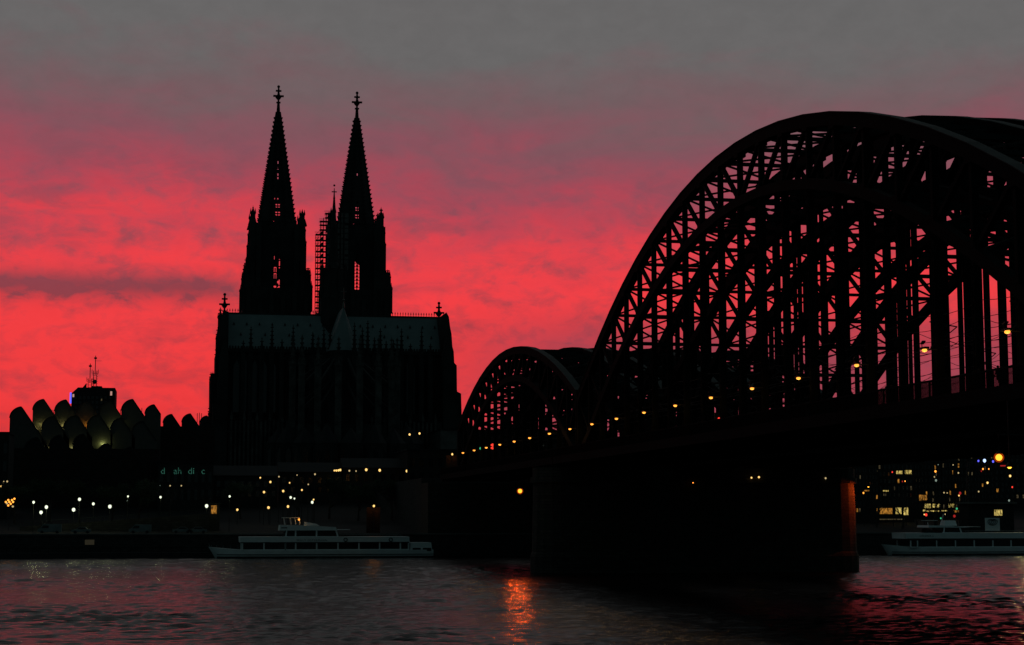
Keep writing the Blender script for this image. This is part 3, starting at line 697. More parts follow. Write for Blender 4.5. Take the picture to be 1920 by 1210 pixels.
for k in range(8):                    # outer piers with pinnacles and flyers round the choir
    a = PI * (k + .5) / 8; r2 = 17.5; px_, py_ = cxx - r2 * math.cos(a), YA - 4 - r2 * math.sin(a)
    zt_ = az(644, 650, py_) - 3; pinnacle(px_, py_, CG, zt_ - 3, zt_ + 6.5, 1.0, cath, name='buttress_pier')
    r1 = R + .4; qx, qy = cxx - r1 * math.cos(a), YA - r1 * math.sin(a)
    f = MB()
    for dz in (0, 8): f.beam((px_, py_, zt_ - 10 - dz), (qx, qy, zCE - 3 - dz), .7, 1.2)
    f.build('flying_buttress', M['stone'], cath)
for (px, ptop, yy) in ((452, 640, 590), (466, 614, 590), (487, 634, 588), (506, 609, 590), (525, 636, 588), (546, 610, 590), (563, 628, 584), (583, 622, 584), (592, 640, 588), (604, 612, 582), (616, 606, 580), (662, 603, 572), (677, 612, 576), (687, 598, 582), (700, 630, 588), (711, 612, 590), (722, 636, 588), (736, 634, 588), (751, 612, 590), (768, 640, 588), (789, 612, 590), (806, 640, 590)):
    X = ax(px, yy); pinnacle(X, yy, CG, az(600, 662, yy), az(600, ptop, yy), .72, cath, name='buttress_pinnacle')
for px in range(440, 812, 17):         # east side windows of the transept
    if 590 < px < 700: continue
    X = ax(px, YT - 8); z0_, z1_ = az(600, 775, YT - 8), az(600, 690, YT - 8)
    MB().prism([(X - 1.1, z0_), (X + 1.1, z0_), (X + 1.1, z1_), (X, z1_ + 2.2), (X - 1.1, z1_)], YT - 8.3, YT - 7.9).build('lancet_window', M['glass'], cath)
b = MB()                               # vertical shafts, string courses and gablets on the lower east walls
for i, px in enumerate(range(432, 820, 8)):
    yy = YT - 16.4; X = ax(px, yy); top = 788 + (i * 7) % 5
    b.box(X - .32, X + .32, yy - .5, yy + .5, CG, az(600, top, yy))
    if i % 3 == 0: b.frus(X, yy, az(600, top, yy), .6, .6, az(600, top - 16, yy), .05, .05)
b.box(xa + .5, xb - .5, YT - 16.7, YT - 16.1, az(600, 812, YT - 16), az(600, 810, YT - 16)); b.build('wall_shaft', M['stone3'], cath)

# scaffolding on the north tower
sc = empty('scaffolding', (ax(600, 656, 480), 656, 60)); tag(sc, 'tall tube scaffolding clinging to the left side of the right-hand church tower', 'scaffolding')
b = MB(); pl = MB(); YS = 654.0
cols = [(592, 440), (596, 440), (601, 415), (606, 408), (611, 400), (616, 396), (620, 392)]
for px, top in cols:
    X = ax(px, YS, 490)
    for yy in (YS, YS + 1.6): b.tube([(X, yy, az(600, 588, YS)), (X, yy, az(600, top, YS))], .09, 5)
lv = [440 + i * 10.6 for i in range(15)]
for i, py in enumerate([400, 408, 415, 422, 431] + lv):
    z = az(600, py, YS); left = 592 if py >= 440 else (600 if py >= 414 else 610)
    X0, X1 = ax(left - 1.5, YS, py), ax(626, YS, py)
    for yy in (YS, YS + 1.6): b.tube([(X0, yy, z), (X1, yy, z)], .06, 5); b.tube([(X0, yy, z + 1.0), (X1, yy, z + 1.0)], .04, 5)
    pl.box(X0 + .3, X1, YS - .05, YS + 1.65, z - .22, z)
    if py >= 440:
        pl.prism([(ax(597, YS, py), z), (ax(606, YS, py), z), (ax(606, YS, py), z + 1.5), (ax(603, YS, py), z + 1.3)], YS + .6, YS + .8)
        b.tube([(X0 + .3, YS, z), (ax(603, YS, py), YS, z + 2.1)], .06, 5)
    pl.box(X0 + .2, X1, YS - .1, YS - .05, z, z + .25)
b.build('tube', M['dark'], sc); pl.build('plank', M['dark'], sc)
for px0, px1 in ((613, 618), (633, 636.5), (639.5, 643), (646, 653)):
    b = MB(); b.box(ax(px0, YS, 450), ax(px0, YS, 450) + .08, YS - .1, YS + .1, az(600, 510, YS), az(600, 420, YS))
    for r in range(11):
        z = az(600, 505 - r * 9.8, YS)
        if r > 8 and px0 < 630: continue
        b.box(ax(px0, YS, 450), ax(px1, YS, 450), YS - .3, YS - .15, z, z + (1.7 if (r + px0) % 3 else 1.0))
    b.build('sheeting', M['stone2'], sc)

# ------------------------------------------------------------------ museum with shed roofs
MY = 500.0; mus = empty('museum', (ax(160, MY), MY, 12)); tag(mus, 'museum with rows of curved metal shed roofs lit from below, on the left', 'museum')
def shed(pk, py, base, wl, wr, Y, depth=5.5, lit=None, m='zinc'):
    """pk,py peak; wl px to the curved left flank; straight slope down to the right over wr px"""
    X, Z = at(pk, py, Y); s = (X - ax(pk - 10, Y, py)) / 10; zb = az(pk, base, Y); wl *= s; wr *= s
    poly = [(X + wr, zb)]
    poly.append((X - wl, zb)); H = min(wl * 1.05, Z - zb - .5)
    for i in range(9): t = i / 8 * PI / 2 * .93; poly.append((X - wl + wl * (1 - math.cos(t)) / (1 - math.cos(PI / 2 * .93)), Z - H + H * math.sin(t) / math.sin(PI / 2 * .93)))
    dz = Z - (Z - wr * 1.45); zr = max(zb + .1, Z - wr * 1.45); poly.append((X + wr, zr))
    o = MB().prism(poly[::-1], Y, Y + depth).build('shed_roof', M[m], mus)
    e = MB()
    pts = poly[2:]
    for a, c in zip(pts, pts[1:]): e.beam((a[0], Y - .15, a[1]), (c[0], Y - .15, c[1]), .3, .28)
    e.build('roof_edge', M['dark'], o)
rowA = [(82, 749, 20, 26), (124, 750, 21, 28), (166, 752, 22, 28), (208, 752, 20, 26), (249, 749, 21, 24), (289, 759, 17, 13)]
rowB = [(40, 763, 21, 58), (101, 781, 22, 30), (144, 779, 24, 30), (186, 778, 22, 26), (228, 784, 20, 26), (268, 790, 20, 26)]
rowC = [(70, 820, 24, 22), (113, 816, 20, 24), (157, 814, 20, 22), (203, 832, 22, 30), (246, 838, 20, 28), (285, 842, 14, 16)]
for (a, c, l, r) in rowA: shed(a, c, 850, l, r, MY + 13)
for (a, c, l, r) in rowB: shed(a, c, 890, l, r, MY + 5)
for (a, c, l, r) in rowC: shed(a, c, 930, l, r, MY - 2, m='roof')
for (a, c, l, r) in ((322, 777, 16, 20), (357, 776, 16, 20), (388, 780, 13, 14)): shed(a, c, 850, l, r, MY + 30, m='roof')
MB().box(ax(19.5, MY + 8, 850), ax(300, MY + 8, 850), MY - 2.2, MY + 30, terrain_z(0, MY) - 6, az(160, 842, MY)).build('wall', M['brick'], mus)
MB().box(ax(296, MY + 35, 820), ax(402, MY + 35, 820), MY + 29, MY + 50, 10, az(340, 800, MY + 30)).build('wall', M['brick'], mus)
b = MB()
for px, py in ((98, 771), (101, 771), (226, 770), (229, 770), (370, 777), (374, 776), (378, 777), (266, 767)):
    X, Z = at(px, py, MY + 14); b.beam((X, MY + 14, Z - 5), (X, MY + 14, Z + .3), .16, .16)
b.build('vent_pipe', M['dark'], mus)
for px, py, col, pw, yy in ((75, 799, (1, .85, .25), 60, MY + 11.9), (117, 799, (1, .85, .25), 65, MY + 11.9), (160, 799, (1, .36, .04), 80, MY + 11.9), (213, 803, (.95, .95, .3), 90, MY + 11.9), (91, 843, (1, .9, .3), 26, MY + 4.25), (135, 842, (1, .9, .3), 60, MY + 4.25), (192, 834, (.95, 1, .3), 110, MY + 4.25)):
    X, Z = at(px, py, yy); u = empty('uplight', (X, yy, Z)); u.parent = mus; u.matrix_parent_inverse = Matrix.Translation(Vector(mus.location)).inverted()
    MB().box(X - .25, X + .25, yy - .2, yy + .2, Z - .5, Z - .25).build('housing', M['dark'], u)
    point((X, yy, Z + .2), col, pw, .25, u)
# tower block behind with aerials
BY = 640.0; ob = empty('broadcasting_building', (ax(174, BY), BY, 18)); tag(ob, 'flat-topped dark office block rising behind the museum, crowned with aerial masts', 'building')
x0, x1 = ax(134, BY, 745), ax(215.5, BY, 745); zt_ = az(174, 727, BY)
b = MB().box(x0, x1, BY, BY + 20, 18, az(174, 738, BY)); b.prism([(x0, az(174, 738, BY)), (x1, az(174, 738, BY)), (x1, zt_), (ax(146, BY, 735), zt_)], BY, BY + 20); b.build('wall', M['render'], ob)
b = MB().box(ax(170, BY, 735), ax(190, BY, 735), BY + 3, BY + 10, zt_, az(174, 723, BY)); b.prism([(ax(154, BY, 725), zt_), (ax(161, BY, 725), zt_), (ax(161, BY, 725), az(174, 718, BY))], BY + 2, BY + 5); b.build('roof_plant', M['render'], ob)
for px, py, w_, h_ in ((137.5, 742, .9, 1.6), (208.5, 738, 1.0, 2.2), (190.5, 750, .6, 1.2)):
    X, Z = at(px, py, BY); MB().box(X - w_ / 3, X + w_ / 3, BY - .1, BY + .05, Z - h_ / 3, Z + h_ / 3).build('window', M['wpale' if px > 200 or px < 140 else 'wdim'], ob)
for r in range(5):
    for c_ in range(9):
        X, Z = at(142 + c_ * 8, 746 + r * 9, BY); MB().box(X - .45, X + .45, BY - .08, BY + .04, Z - .55, Z + .55).build('window', M['glass'], ob)
X = ax(132.8, BY, 745); MB().box(X - .35, x0 - .02, BY - .3, BY + .3, az(174, 757, BY), az(174, 737, BY)).build('neon_strip', M['blue'], ob)
am = MB(); al = MB()
for px, top, gap in ((169, 682, 3.6), (178.5, 667, 3.4)):
    X = ax(px, BY + 6, 700); zt2 = az(170, top, BY + 6); zt3 = zt2 - (3 if px < 175 else 3)
    g2 = gap * .165
    for s in (-1, 1): am.tube([(X + s * g2, BY + 6, zt_), (X + s * g2, BY + 6, zt3 - 2.4)], .13, 6)
    am.tube([(X, BY + 6, zt3 - 4), (X, BY + 6, zt2)], .15, 6)
    z = zt_ + .5; k = 0
    while z < zt3 - 2.6: al.beam((X - g2, BY + 6, z), (X + g2, BY + 6, z), .1, .1); al.beam((X - g2 - .5 * (k % 2), BY + 6, z + .3), (X - g2, BY + 6, z + .3), .25, .1); al.beam((X + g2, BY + 6, z + .5), (X + g2 + .45, BY + 6, z + .5), .3, .1); z += .85; k += 1
    for zz in (zt3 - 3.4,): 
        al.beam((X - 1.1, BY + 6, zz), (X + 1.1, BY + 6, zz), .12, .12)
        for s in (-1, 1): al.beam((X + s * 1.1, BY + 6, zz - .1), (X + s * 1.1, BY + 6, zz + 1.4), .16, .16)
    al.box(X - .5, X + .5, BY + 5.8, BY + 6.2, zt2 - 1.2, zt2 - .6)
al.beam((ax(178, BY + 6, 674), BY + 6, az(170, 674, BY)), (ax(191, BY + 6, 674), BY + 6, az(170, 674, BY)), .08, .08)
am.build('aerial_mast', M['dark'], ob); al.build('aerial', M['dark'], ob)
MB().ball((ax(177.5, BY + 4, 716), BY + 4, az(170, 716, BY + 4)), .85, 10).build('dish', M['zinc'], ob, True)

# ------------------------------------------------------------------ other buildings of the far bank
def building(px0, px1, ptop, Y, depth, label, roof=None, m='render', cat='building', wins=(), group=None, grid=None):
    X0, X1 = ax(px0, Y, ptop + 20), ax(px1, Y, ptop + 20); zt_ = az((px0 + px1) / 2, ptop, Y); zb = terrain_z(0, Y) - 1
    o = empty('riverside_building' if roof != 'station' else 'station_hall', ((X0 + X1) / 2, Y, zb)); zw = zt_ if roof is None else zt_ - (X1 - X0) * .0 - 3.0
    MB().box(X0, X1, Y, Y + depth, zb, zw).build('wall', M[m], o)
    if roof is None: MB().box(X0 - .2, X1 + .2, Y - .25, Y + depth + .2, zt_ + .01, zt_ + .45).build('roof', M['roof'], o)
    else: MB().add([(X0 - .3, Y - .4, zw), (X1 + .3, Y - .4, zw), (X1 + .3, Y + depth / 2, zt_), (X0 - .3, Y + depth / 2, zt_), (X1 + .3, Y + depth + .4, zw), (X0 - .3, Y + depth + .4, zw)], [(0, 1, 2, 3), (3, 2, 4, 5), (0, 3, 5), (1, 4, 2), (0, 5, 4, 1)]).build('roof', M['roof'], o)
    for (wx0, wx1, wy0, wy1, wm) in wins:
        a, zb_ = at(wx0, wy1, Y); c, zt2 = at(wx1, wy0, Y)
        fr = MB().box(a - .12, c + .12, Y - .06, Y + .04, zb_ - .12, zt2 + .12).build('window', M['dark'], o)
        p = MB(); nn = max(1, int((c - a) / 1.1)); w_ = (c - a) / nn
        for i in range(nn): p.box(a + i * w_ + .05, a + (i + 1) * w_ - .05, Y - .12, Y - .07, zb_, zt2)
        p.build('pane', M[wm], fr)
    if grid:
        nx, nz_ = grid; zz0 = zb + 4
        for i in range(nx):
            for k in range(nz_):
                jt = random.uniform(-.15, .2) if px0 > 1590 else 0; a = X0 + (X1 - X0) * (i + .3 + jt) / nx; c = a + (X1 - X0) * (.45 - abs(jt)) / nx; z = zz0 + (zw - zz0 - .5) * k / nz_
                MB().box(a, c, Y - .05, Y + .03, z, z + (zw - zz0) / nz_ * .55).build('window', M['glass'] if px0 < 1590 or random.random() > .11 else M[random.choice(('wdim', 'wdim', 'worange'))], o)
    return tag(o, label, cat, group)
GR = 'dark buildings along the far bank'
building(-40, 17, 813, 470, 15, 'dark flat-roofed building at the very left edge of the picture', wins=((4, 8, 905, 907, 'wdim'),), grid=(4, 4), group=GR)
lb = building(296, 400, 868, 490, 12, 'low dark building with pale green letters, in front of the cathedral left corner', wins=(), grid=(8, 2), group=GR)
for px, t_ in ((301, 'd'), (325, 'ah'), (352, 'di'), (377, 'c')):
    cu = bpy.data.curves.new('sign_letters', 'FONT'); cu.body = t_; cu.size = 2.5; cu.extrude = .06; cu.align_x = 'LEFT'
    to = bpy.data.objects.new('sign_letters', cu); C.objects.link(to); X, Z = at(px, 889, 489.5); to.location = (X, 489.4, Z); to.rotation_euler = (PI / 2, 0, 0)
    dg = bpy.context.evaluated_depsgraph_get(); me = bpy.data.meshes.new_from_object(to.evaluated_get(dg)); o2 = bpy.data.objects.new('sign_letters', me); C.objects.link(o2)
    me.materials.clear(); me.materials.append(M['teal']); o2.location = to.location; o2.rotation_euler = to.rotation_euler
    o2.parent = lb; o2.matrix_parent_inverse = Matrix.Translation(Vector(lb.location)).inverted(); bpy.data.objects.remove(to)
building(402, 520, 872, 500, 14, 'dark gabled house below the left part of the cathedral', roof=1, grid=(8, 2), group=GR)
building(524, 640, 866, 512, 14, 'dark gabled house below the middle of the cathedral', roof=1, grid=(7, 2), group=GR, wins=((686, 687, 870, 871, 'wdim'),))
building(644, 760, 858, 512, 14, 'dark gabled house below the right part of the cathedral', roof=1, grid=(7, 2), group=GR)
building(764, 868, 845, 505, 30, 'dark flat building between the cathedral and the bridge', grid=(6, 3), group=GR, m='brick')
building(826, 866, 807, 560, 30, 'pale grey block wall beside the right foot of the cathedral', m='stone2', grid=None, group=GR)
building(866, 1150, 809, 620, 40, 'long dark station hall behind the smaller arch, just right of the cathedral', m='brick', group=GR)
building(868, 1060, 868, 500, 30, 'long dark building seen under the smaller arch of the bridge', grid=(10, 3), group=GR, m='brick')
building(1060, 1330, 868, 470, 30, 'long dark warehouse behind the middle pier of the bridge', group=GR, m='brick')
building(1330, 1600, 872, 500, 30, 'dark block behind the right half of the middle pier', group=GR, m='brick')

# right bank section under the tall arch: lit shops, flats and traffic
building(1596, 1646, 858, 452, 16, 'dark corner house right of the lit pier face', wins=((1620, 1630, 919, 921.5, 'worange'), (1644, 1645.5, 883, 885, 'wdim')), grid=(8, 8), group=GR)
building(1646, 1712, 850, 456, 16, 'riverside house with orange and yellow shop windows behind bare trees',
         wins=((1649, 1673, 953, 964, 'worange'), (1679, 1690, 952, 964, 'wyellow'), (1691, 1703, 952, 966, 'wyellow'), (1655, 1666, 919.5, 922, 'wyellow'), (1656, 1662, 926, 930, 'wdim'), (1680, 1692, 883, 889, 'wyellow'), (1696, 1709, 882, 889, 'wyellow'), (1649, 1696, 973, 975, 'wdim')), grid=(8, 8), group=GR)
building(1713, 1764, 852, 470, 16, 'block of flats with one orange curtained window above bright shopfronts',
         wins=((1723, 1728, 928, 939, 'worange'), (1729, 1738, 928.5, 938, 'worange'), (1733, 1745, 945, 953, 'wyellow'), (1748, 1762, 945, 952, 'wyellow'), (1730, 1735, 956, 959, 'wyellow'), (1737, 1762, 957.5, 959.5, 'wyellow')), grid=(8, 8), group=GR)
building(1765, 1812, 848, 470, 16, 'taller dark block with a short bright shopfront and red lights in front',
         wins=((1778, 1790, 945, 952, 'wyellow'), (1786, 1803, 957, 961, 'worange'), (1765, 1776, 957, 959, 'wyellow'), (1796, 1800, 927, 931, 'worange')), grid=(8, 8), group=GR)
building(1813, 1862, 846, 500, 16, 'dark tower-like block behind the lattice crane', wins=(), grid=(8, 8), group=GR)
building(1863, 1990, 842, 500, 16, 'dark broad block at the right edge behind the moored boat', wins=(), grid=(13, 8), group=GR)
# flat-roofed landing pavilion behind boat two
pv = empty('landing_pavilion', (ax(1855, 418), 418, 5.2)); tag(pv, 'flat-roofed landing pavilion with one yellow curtained window, above the right boat', 'pavilion')
X0, X1 = ax(1812, 418), ax(1904, 418)
MB().box(X0 + .5, X1 - .5, 418.5, 424, 5.2, az(1855, 945, 418)).build('wall', M['render'], pv)
MB().box(X0, X1, 417.5, 425, az(1855, 945, 418) + .01, az(1855, 941.5, 418)).build('roof', M['stone2'], pv)
a, z0_ = at(1864, 967, 418.4); c, z1_ = at(1879, 956, 418.4); wdw = MB().box(a - .15, c + .15, 418.4, 418.6, z0_ - .15, z1_ + .15).build('window', M['dark'], pv)
b = MB(); [b.box(a + i * (c - a) / 4 + .04, a + (i + 1) * (c - a) / 4 - .04, 418.3, 418.39, z0_, z1_) for i in range(4)]; b.build('pane', M['wyellow'], wdw)
# lattice mast with blue-white light
cm = empty('lattice_crane', (ax(1812, 450), 450, 6)); tag(cm, 'pale lattice crane standing below the blue-white lights', 'crane'); b = MB()
Xc = ax(1809, 450); zc1 = az(1815, 866, 450)
for s in (-.5, .5): b.beam((Xc + s, 450, 6), (Xc + 1.2 + s * .6, 450, zc1), .12, .12)
z = 6.5; k = 0
while z < zc1 - .8: t = (z - 6) / (zc1 - 6); b.beam((Xc + 1.2 * t - .5, 450, z), (Xc + 1.2 * t + .5, 450, z + .9), .07, .07); z += .9
b.build('mast', M['zinc'], cm)
b = MB().beam((Xc + 1.2, 450, zc1), (ax(1838, 450), 450, az(1838, 873, 450)), .14, .14); b.beam((Xc + 1.2, 450, zc1 - .3), (ax(1828, 450), 450, az(1828, 880, 450)), .1, .1); b.build('jib', M['zinc'], cm)

# ------------------------------------------------------------------ street lamps
def lamp(px, py, Y, m, r, label, group, cat='street lamp', name='street_lamp', light=None, zb=None):
    X, Z = at(px, py, Y); base = terrain_z(X, Y) if zb is None else zb; base = min(base, Z - 1.2)
    o = empty(name, (X, Y, base))
    MB().tube([(X, Y, base), (X, Y, Z - r * 1.05)], [.09, .05], 6).build('post', M['dark'], o)
    r *= .84; MB().ball((X, Y, Z), r, 8, 1.2).build('lantern', M[m], o, True)
    MB().lathe(X, Y, [(r * .7, Z + r * 1.05), (.05, Z + r * 1.5)], 8).build('cap', M['dark'], o)
    if light: point((X, Y - r - .15, Z), light[0], light[1], .2, o)
    return tag(o, label, cat, group)
def row(lst, Y, fmt, group, **kw):
    lst = sorted(lst)
    for i, (px, py, m, r) in enumerate(lst): lamp(px, py, Y + (py < 900) * 8, m, r, fmt % ORD[i], group, **kw)
row([(63, 942, 'cool', .34), (87, 951, 'cool', .44), (77, 961, 'cool', .44), (149, 936.5, 'cool', .40), (138, 956, 'cool', .46), (175, 945, 'cool', .36), (206, 950, 'cool', .46), (240, 931, 'cool', .24), (301, 932.5, 'cool', .30), (387.4, 949, 'cool', .46), (430.6, 931, 'cool', .28)],
    428, '%s cool white globe lamp from the left on the promenade', 'cool white lamps on the left promenade', light=((.95, 1, .5), 35))
row([(239, 939, 'dimcool', .2), (279, 911, 'dimcool', .14), (300, 911, 'dimcool', .14), (319, 911, 'dim', .2), (340, 911, 'dim', .2), (7, 903, 'dim', .15), (1.5, 912, 'warm', .25), (13.5, 903, 'dim', .25)],
    455, '%s faint small lamp from the left in front of the museum terrace', 'faint lamps below the museum')
row([(488, 896, 'warm', .22), (507, 904, 'warm', .30), (495, 923, 'warm', .32), (523, 894, 'dim', .22), (543, 905.5, 'warm', .2), (531, 921, 'warm', .32), (557, 891, 'dim', .16), (566, 919, 'warm', .25), (578, 908.5, 'dim', .2), (590.6, 889.5, 'dim', .26), (588, 937, 'warm', .22), (503.4, 952, 'warm', .36), (540, 950, 'warm', .34), (445, 956, 'warm', .32), (552, 935, 'cool', .24), (545, 933, 'cool', .34), (585.5, 942, 'cool', .38)],
    448, '%s lamp from the left in the loose cluster above the moored white boat', 'scattered lamps below the cathedral')
row([(627, 882.5, 'warm', .26), (630.5, 882.5, 'warm', .30), (634.5, 882.2, 'warm', .32), (638, 881.5, 'warm', .36), (655, 883, 'dim', .28), (667.6, 883.5, 'dim', .22), (686.7, 881, 'warm', .42), (712, 882, 'warm', .42), (763, 883.5, 'warm', .42), (814, 884.5, 'warm', .32), (837, 882, 'dimcool', .2)],
    498, '%s lamp from the left in the level row above the stern of the moored boat', 'level row of warm lamps')
for px, py, lb_ in ((768, 815, 'left lamp of the pair high at the right foot of the cathedral'), (786.6, 813, 'right lamp of the pair high at the right foot of the cathedral')):
    lamp(px, py, 535, 'warm', .36, lb_, 'pair of high lamps', name='floodlight_mast', cat='floodlight mast')
for px, py, lb_ in ((848, 852, 'warm lamp with reddish lit wall at the left end of the bridge'), (701, 949, 'orange lamp before a brick wall behind the boat stern'), (879.5, 949, 'orange lamp before a brick wall left of the middle pier')):
    Yl = 414.0 if py > 900 else 470; X, Z = at(px, py, Yl)
    lamp(px, py, Yl, 'warm', .3, lb_, 'orange lamps against lit walls', light=((1, .3, .05), 55))
    wl = empty('garden_wall', (X, Yl + 1.2, 5.2)); MB().box(X - 1.6, X + 1.6, Yl + .9, Yl + 1.3, terrain_z(0, Yl) if py > 900 else 12, Z - .3).build('wall', M['brick'], wl)
    tag(wl, {848: 'short brick wall catching red light at the left end of the bridge', 701: 'short brick wall lit orange behind the boat stern', 879.5: 'short brick wall lit dull orange left of the middle pier'}[px], 'wall')
kx = empty('lit_kiosk', (ax(402, 430), 430, 5.2)); X, Z = at(402, 955, 430)
MB().box(X - 1.3, X + 1.3, 430.1, 432, 5.2, Z + 1.3).build('wall', M['render'], kx); MB().box(X - .75, X + .55, 430, 430.09, Z - 1.1, Z + .9).build('doorway', M['worange'], kx); MB().box(X - 1.6, X + 1.6, 429.6, 432.3, Z + 1.31, Z + 1.5).build('roof', M['roof'], kx)
tag(kx, 'small kiosk with glowing orange doorway right of a bright white lamp', 'kiosk')
ms = empty('bulb_display', (ax(18, 430), 430, 6)); b = MB(); X, Z = at(18, 943, 430)
MB().beam((X, 430, 6), (X, 430, Z + 2), .12, .12).build('post', M['dark'], ms)
for px, py in ((11, 941.5), (15.5, 938), (17.5, 941.5), (20, 945), (15.5, 948), (22.5, 938), (24.5, 941.5), (27, 935.5), (13, 944), (24, 950)):
    X, Z = at(px, py, 430); MB().ball((X, 430, Z), .24, 8).build('bulb', M['dim' if py > 949 or px == 13 else 'amber'], ms, True)
    b.beam((X, 430.1, Z), (ax(18, 430), 430.1, at(18, 943, 430)[1]), .05, .05)
b.build('frame', M['dark'], ms); tag(ms, 'tight cluster of orange bulbs on a post near the left edge', 'light display')
# right-hand traffic and street lights
RL = [(1619, 924.5, 'amber', .26, 'small orange lamp beside the lit pier'), (1673, 885.5, 'red', .22, 'small red-orange light left of the high yellow windows'),
      (1692, 903, 'dred', .2, 'faint red light, left of a close pair'), (1697, 902.5, 'amber', .18, 'small orange light, right of a close pair'),
      (1754, 884, 'amber', .32, 'bright orange lamp high in the middle of the lit bank'), (1752, 894.5, 'dim', .2, 'small yellow light just under the bright orange lamp'),
      (1755, 901, 'dimcool', .34, 'greenish white light under the small yellow one'), (1759, 871.5, 'dimcool', .14, 'faint point high above the bright orange lamp'),
      (1787, 872, 'dim', .18, 'dim warm point high under the bridge deck'), (1797, 887, 'dim', .24, 'dim warm light left of the lattice crane'),
      (1834.5, 864.5, 'blue', .3, 'leftmost of the three blue lights beside the big orange lamp'), (1846, 864, 'bluew', .5, 'brightest blue-white light in the middle of three'),
      (1862, 865.5, 'blue', .34, 'violet-blue light right beside the big orange lamp'), (1843, 879.6, 'amber', .26, 'orange light below the blue-white light'),
      (1840, 883.6, 'dred', .2, 'dull red light just below an orange one'), (1854, 879.6, 'amber', .2, 'small orange light between blue lights and big lamp'),
      (1894, 892.7, 'warm', .36, 'bright warm lamp below the red sign'), (1851.6, 905.5, 'warm', .32, 'warm lamp standing alone in the dark block middle'),
      (1898, 913.6, 'red', .26, 'reddish light near the right edge below the warm lamp'), (1835, 922, 'dim', .24, 'dim lamp left above the pavilion roof'),
      (1892, 938.7, 'dimcool', .3, 'pale green light just above the pavilion roof'), (1770, 924, 'dim', .22, 'left of two dim pale lights above the shopfronts'),
      (1776, 924.5, 'dim', .18, 'right of two dim pale lights above the shopfronts'), (1800, 925, 'dred', .42, 'blurry red light above a yellow window'),
      (1798, 929.5, 'warm', .22, 'yellow light directly under the blurry red one'), (1817, 944, 'red', .3, 'red-orange light at the left end of the pavilion roof'),
      (1794, 954, 'green', .3, 'green traffic light between bright shopfronts'), (1736.5, 965.5, 'red', .4, 'red tail light under the left bright shopfront'),
      (1733, 965, 'warm', .2, 'small yellow light touching the red tail light'), (1789.5, 968, 'dred', .4, 'left dull red light of the pair above the boat cabin'),
      (1800.5, 967, 'red', .34, 'right red light of the pair above the boat cabin'), (1764, 972, 'green', .24, 'small green light low above the boat bow deck'),
      (1772, 964.5, 'dim', .2, 'dim light between the red pair and the bow'), (1777, 978.5, 'warm', .34, 'warm lamp low beside the boat mast'),
      (1548, 897, 'dim', .26, 'dull yellow light under the deck left of the lit pier face'), (1409, 896, 'warm', .24, 'left of two yellow lights in the dark middle pier zone'),
      (1423, 895, 'warm', .28, 'right of two yellow lights in the dark middle pier zone'), (1299.5, 905.5, 'amber', .16, 'tiny orange light in the darkness left of two yellow ones')]
for px, py, m, r, l_ in RL:
    Yl = 440 if px > 1600 else 268
    if px < 1600:                      # small lamps fixed to the east face of the middle pier
        X, Z = at(px, py, 275.6); o = empty('pier_lamp', (X, 275.6, Z)); MB().ball((X, 275.6, Z), r * .62, 8).build('lantern', M[m], o, True); MB().tube([(X, 275.6, Z + .1), (X, 277.2, Z + .25)], .05, 6).build('bracket', M['dark'], o); tag(o, l_, 'lamp', 'small lamps on the middle pier'); continue
    lamp(px, py, Yl, m, r, l_, 'coloured street lights on the right bank')
rs = empty('red_sign', (ax(1888, 490), 490, az(1888, 875, 490))); X0, z0_ = at(1877, 874.6, 489.4); X1, z1_ = at(1898, 872.6, 489.4)
MB().box(X0, X1, 489.4, 489.9, z0_, z1_).build('neon_tube', M['dred'], rs); MB().box(X0 - .2, X1 + .2, 489.92, 489.99, z0_ - .6, z1_ + .6).build('backing', M['dark'], rs); tag(rs, 'thin red neon strip below the big orange lamp', 'neon sign')
# lamp off the right edge that lays a pale glitter on the water
X, Z = at(1942, 905, 415); o = lamp(1942, 905, 415, 'cool', .5, 'pale floodlamp on the quay just beyond the right edge', 'quay floodlamps'); spot((X, 414, Z), (-.45, -1, -.12), (1, .85, .3), 5000, 70, .4, o)
# lamp that lights the north end of the middle pier orange
for X, Y, Z, pw, l_ in ((113.9, 276.9, 14.0, 1500, 'small orange lamp under the deck over the lit pier end'), (58.6, 116.4, 12.5, 90, 'small orange lamp on the right edge pier')):
    o = empty('pier_flood_lamp', (X, Y, Z)); MB().ball((X, Y, Z + .1), .16, 8).build('bulb', M['orange'], o, True); MB().lathe(X, Y, [(.34, Z + .05), (.1, Z + .42)], 10).build('shade', M['dark'], o)
    MB().tube([(X, Y, Z + .4), (X, Y, 17.3)], .05, 6).build('bracket', M['dark'], o); spot((X, Y, Z - .1), (-1, .1, -.55) if X > 100 else (.6, -.2, -1), (1, .10, .008), pw, 105, .15, o); tag(o, l_, 'lamp', 'small orange lamps on the piers')

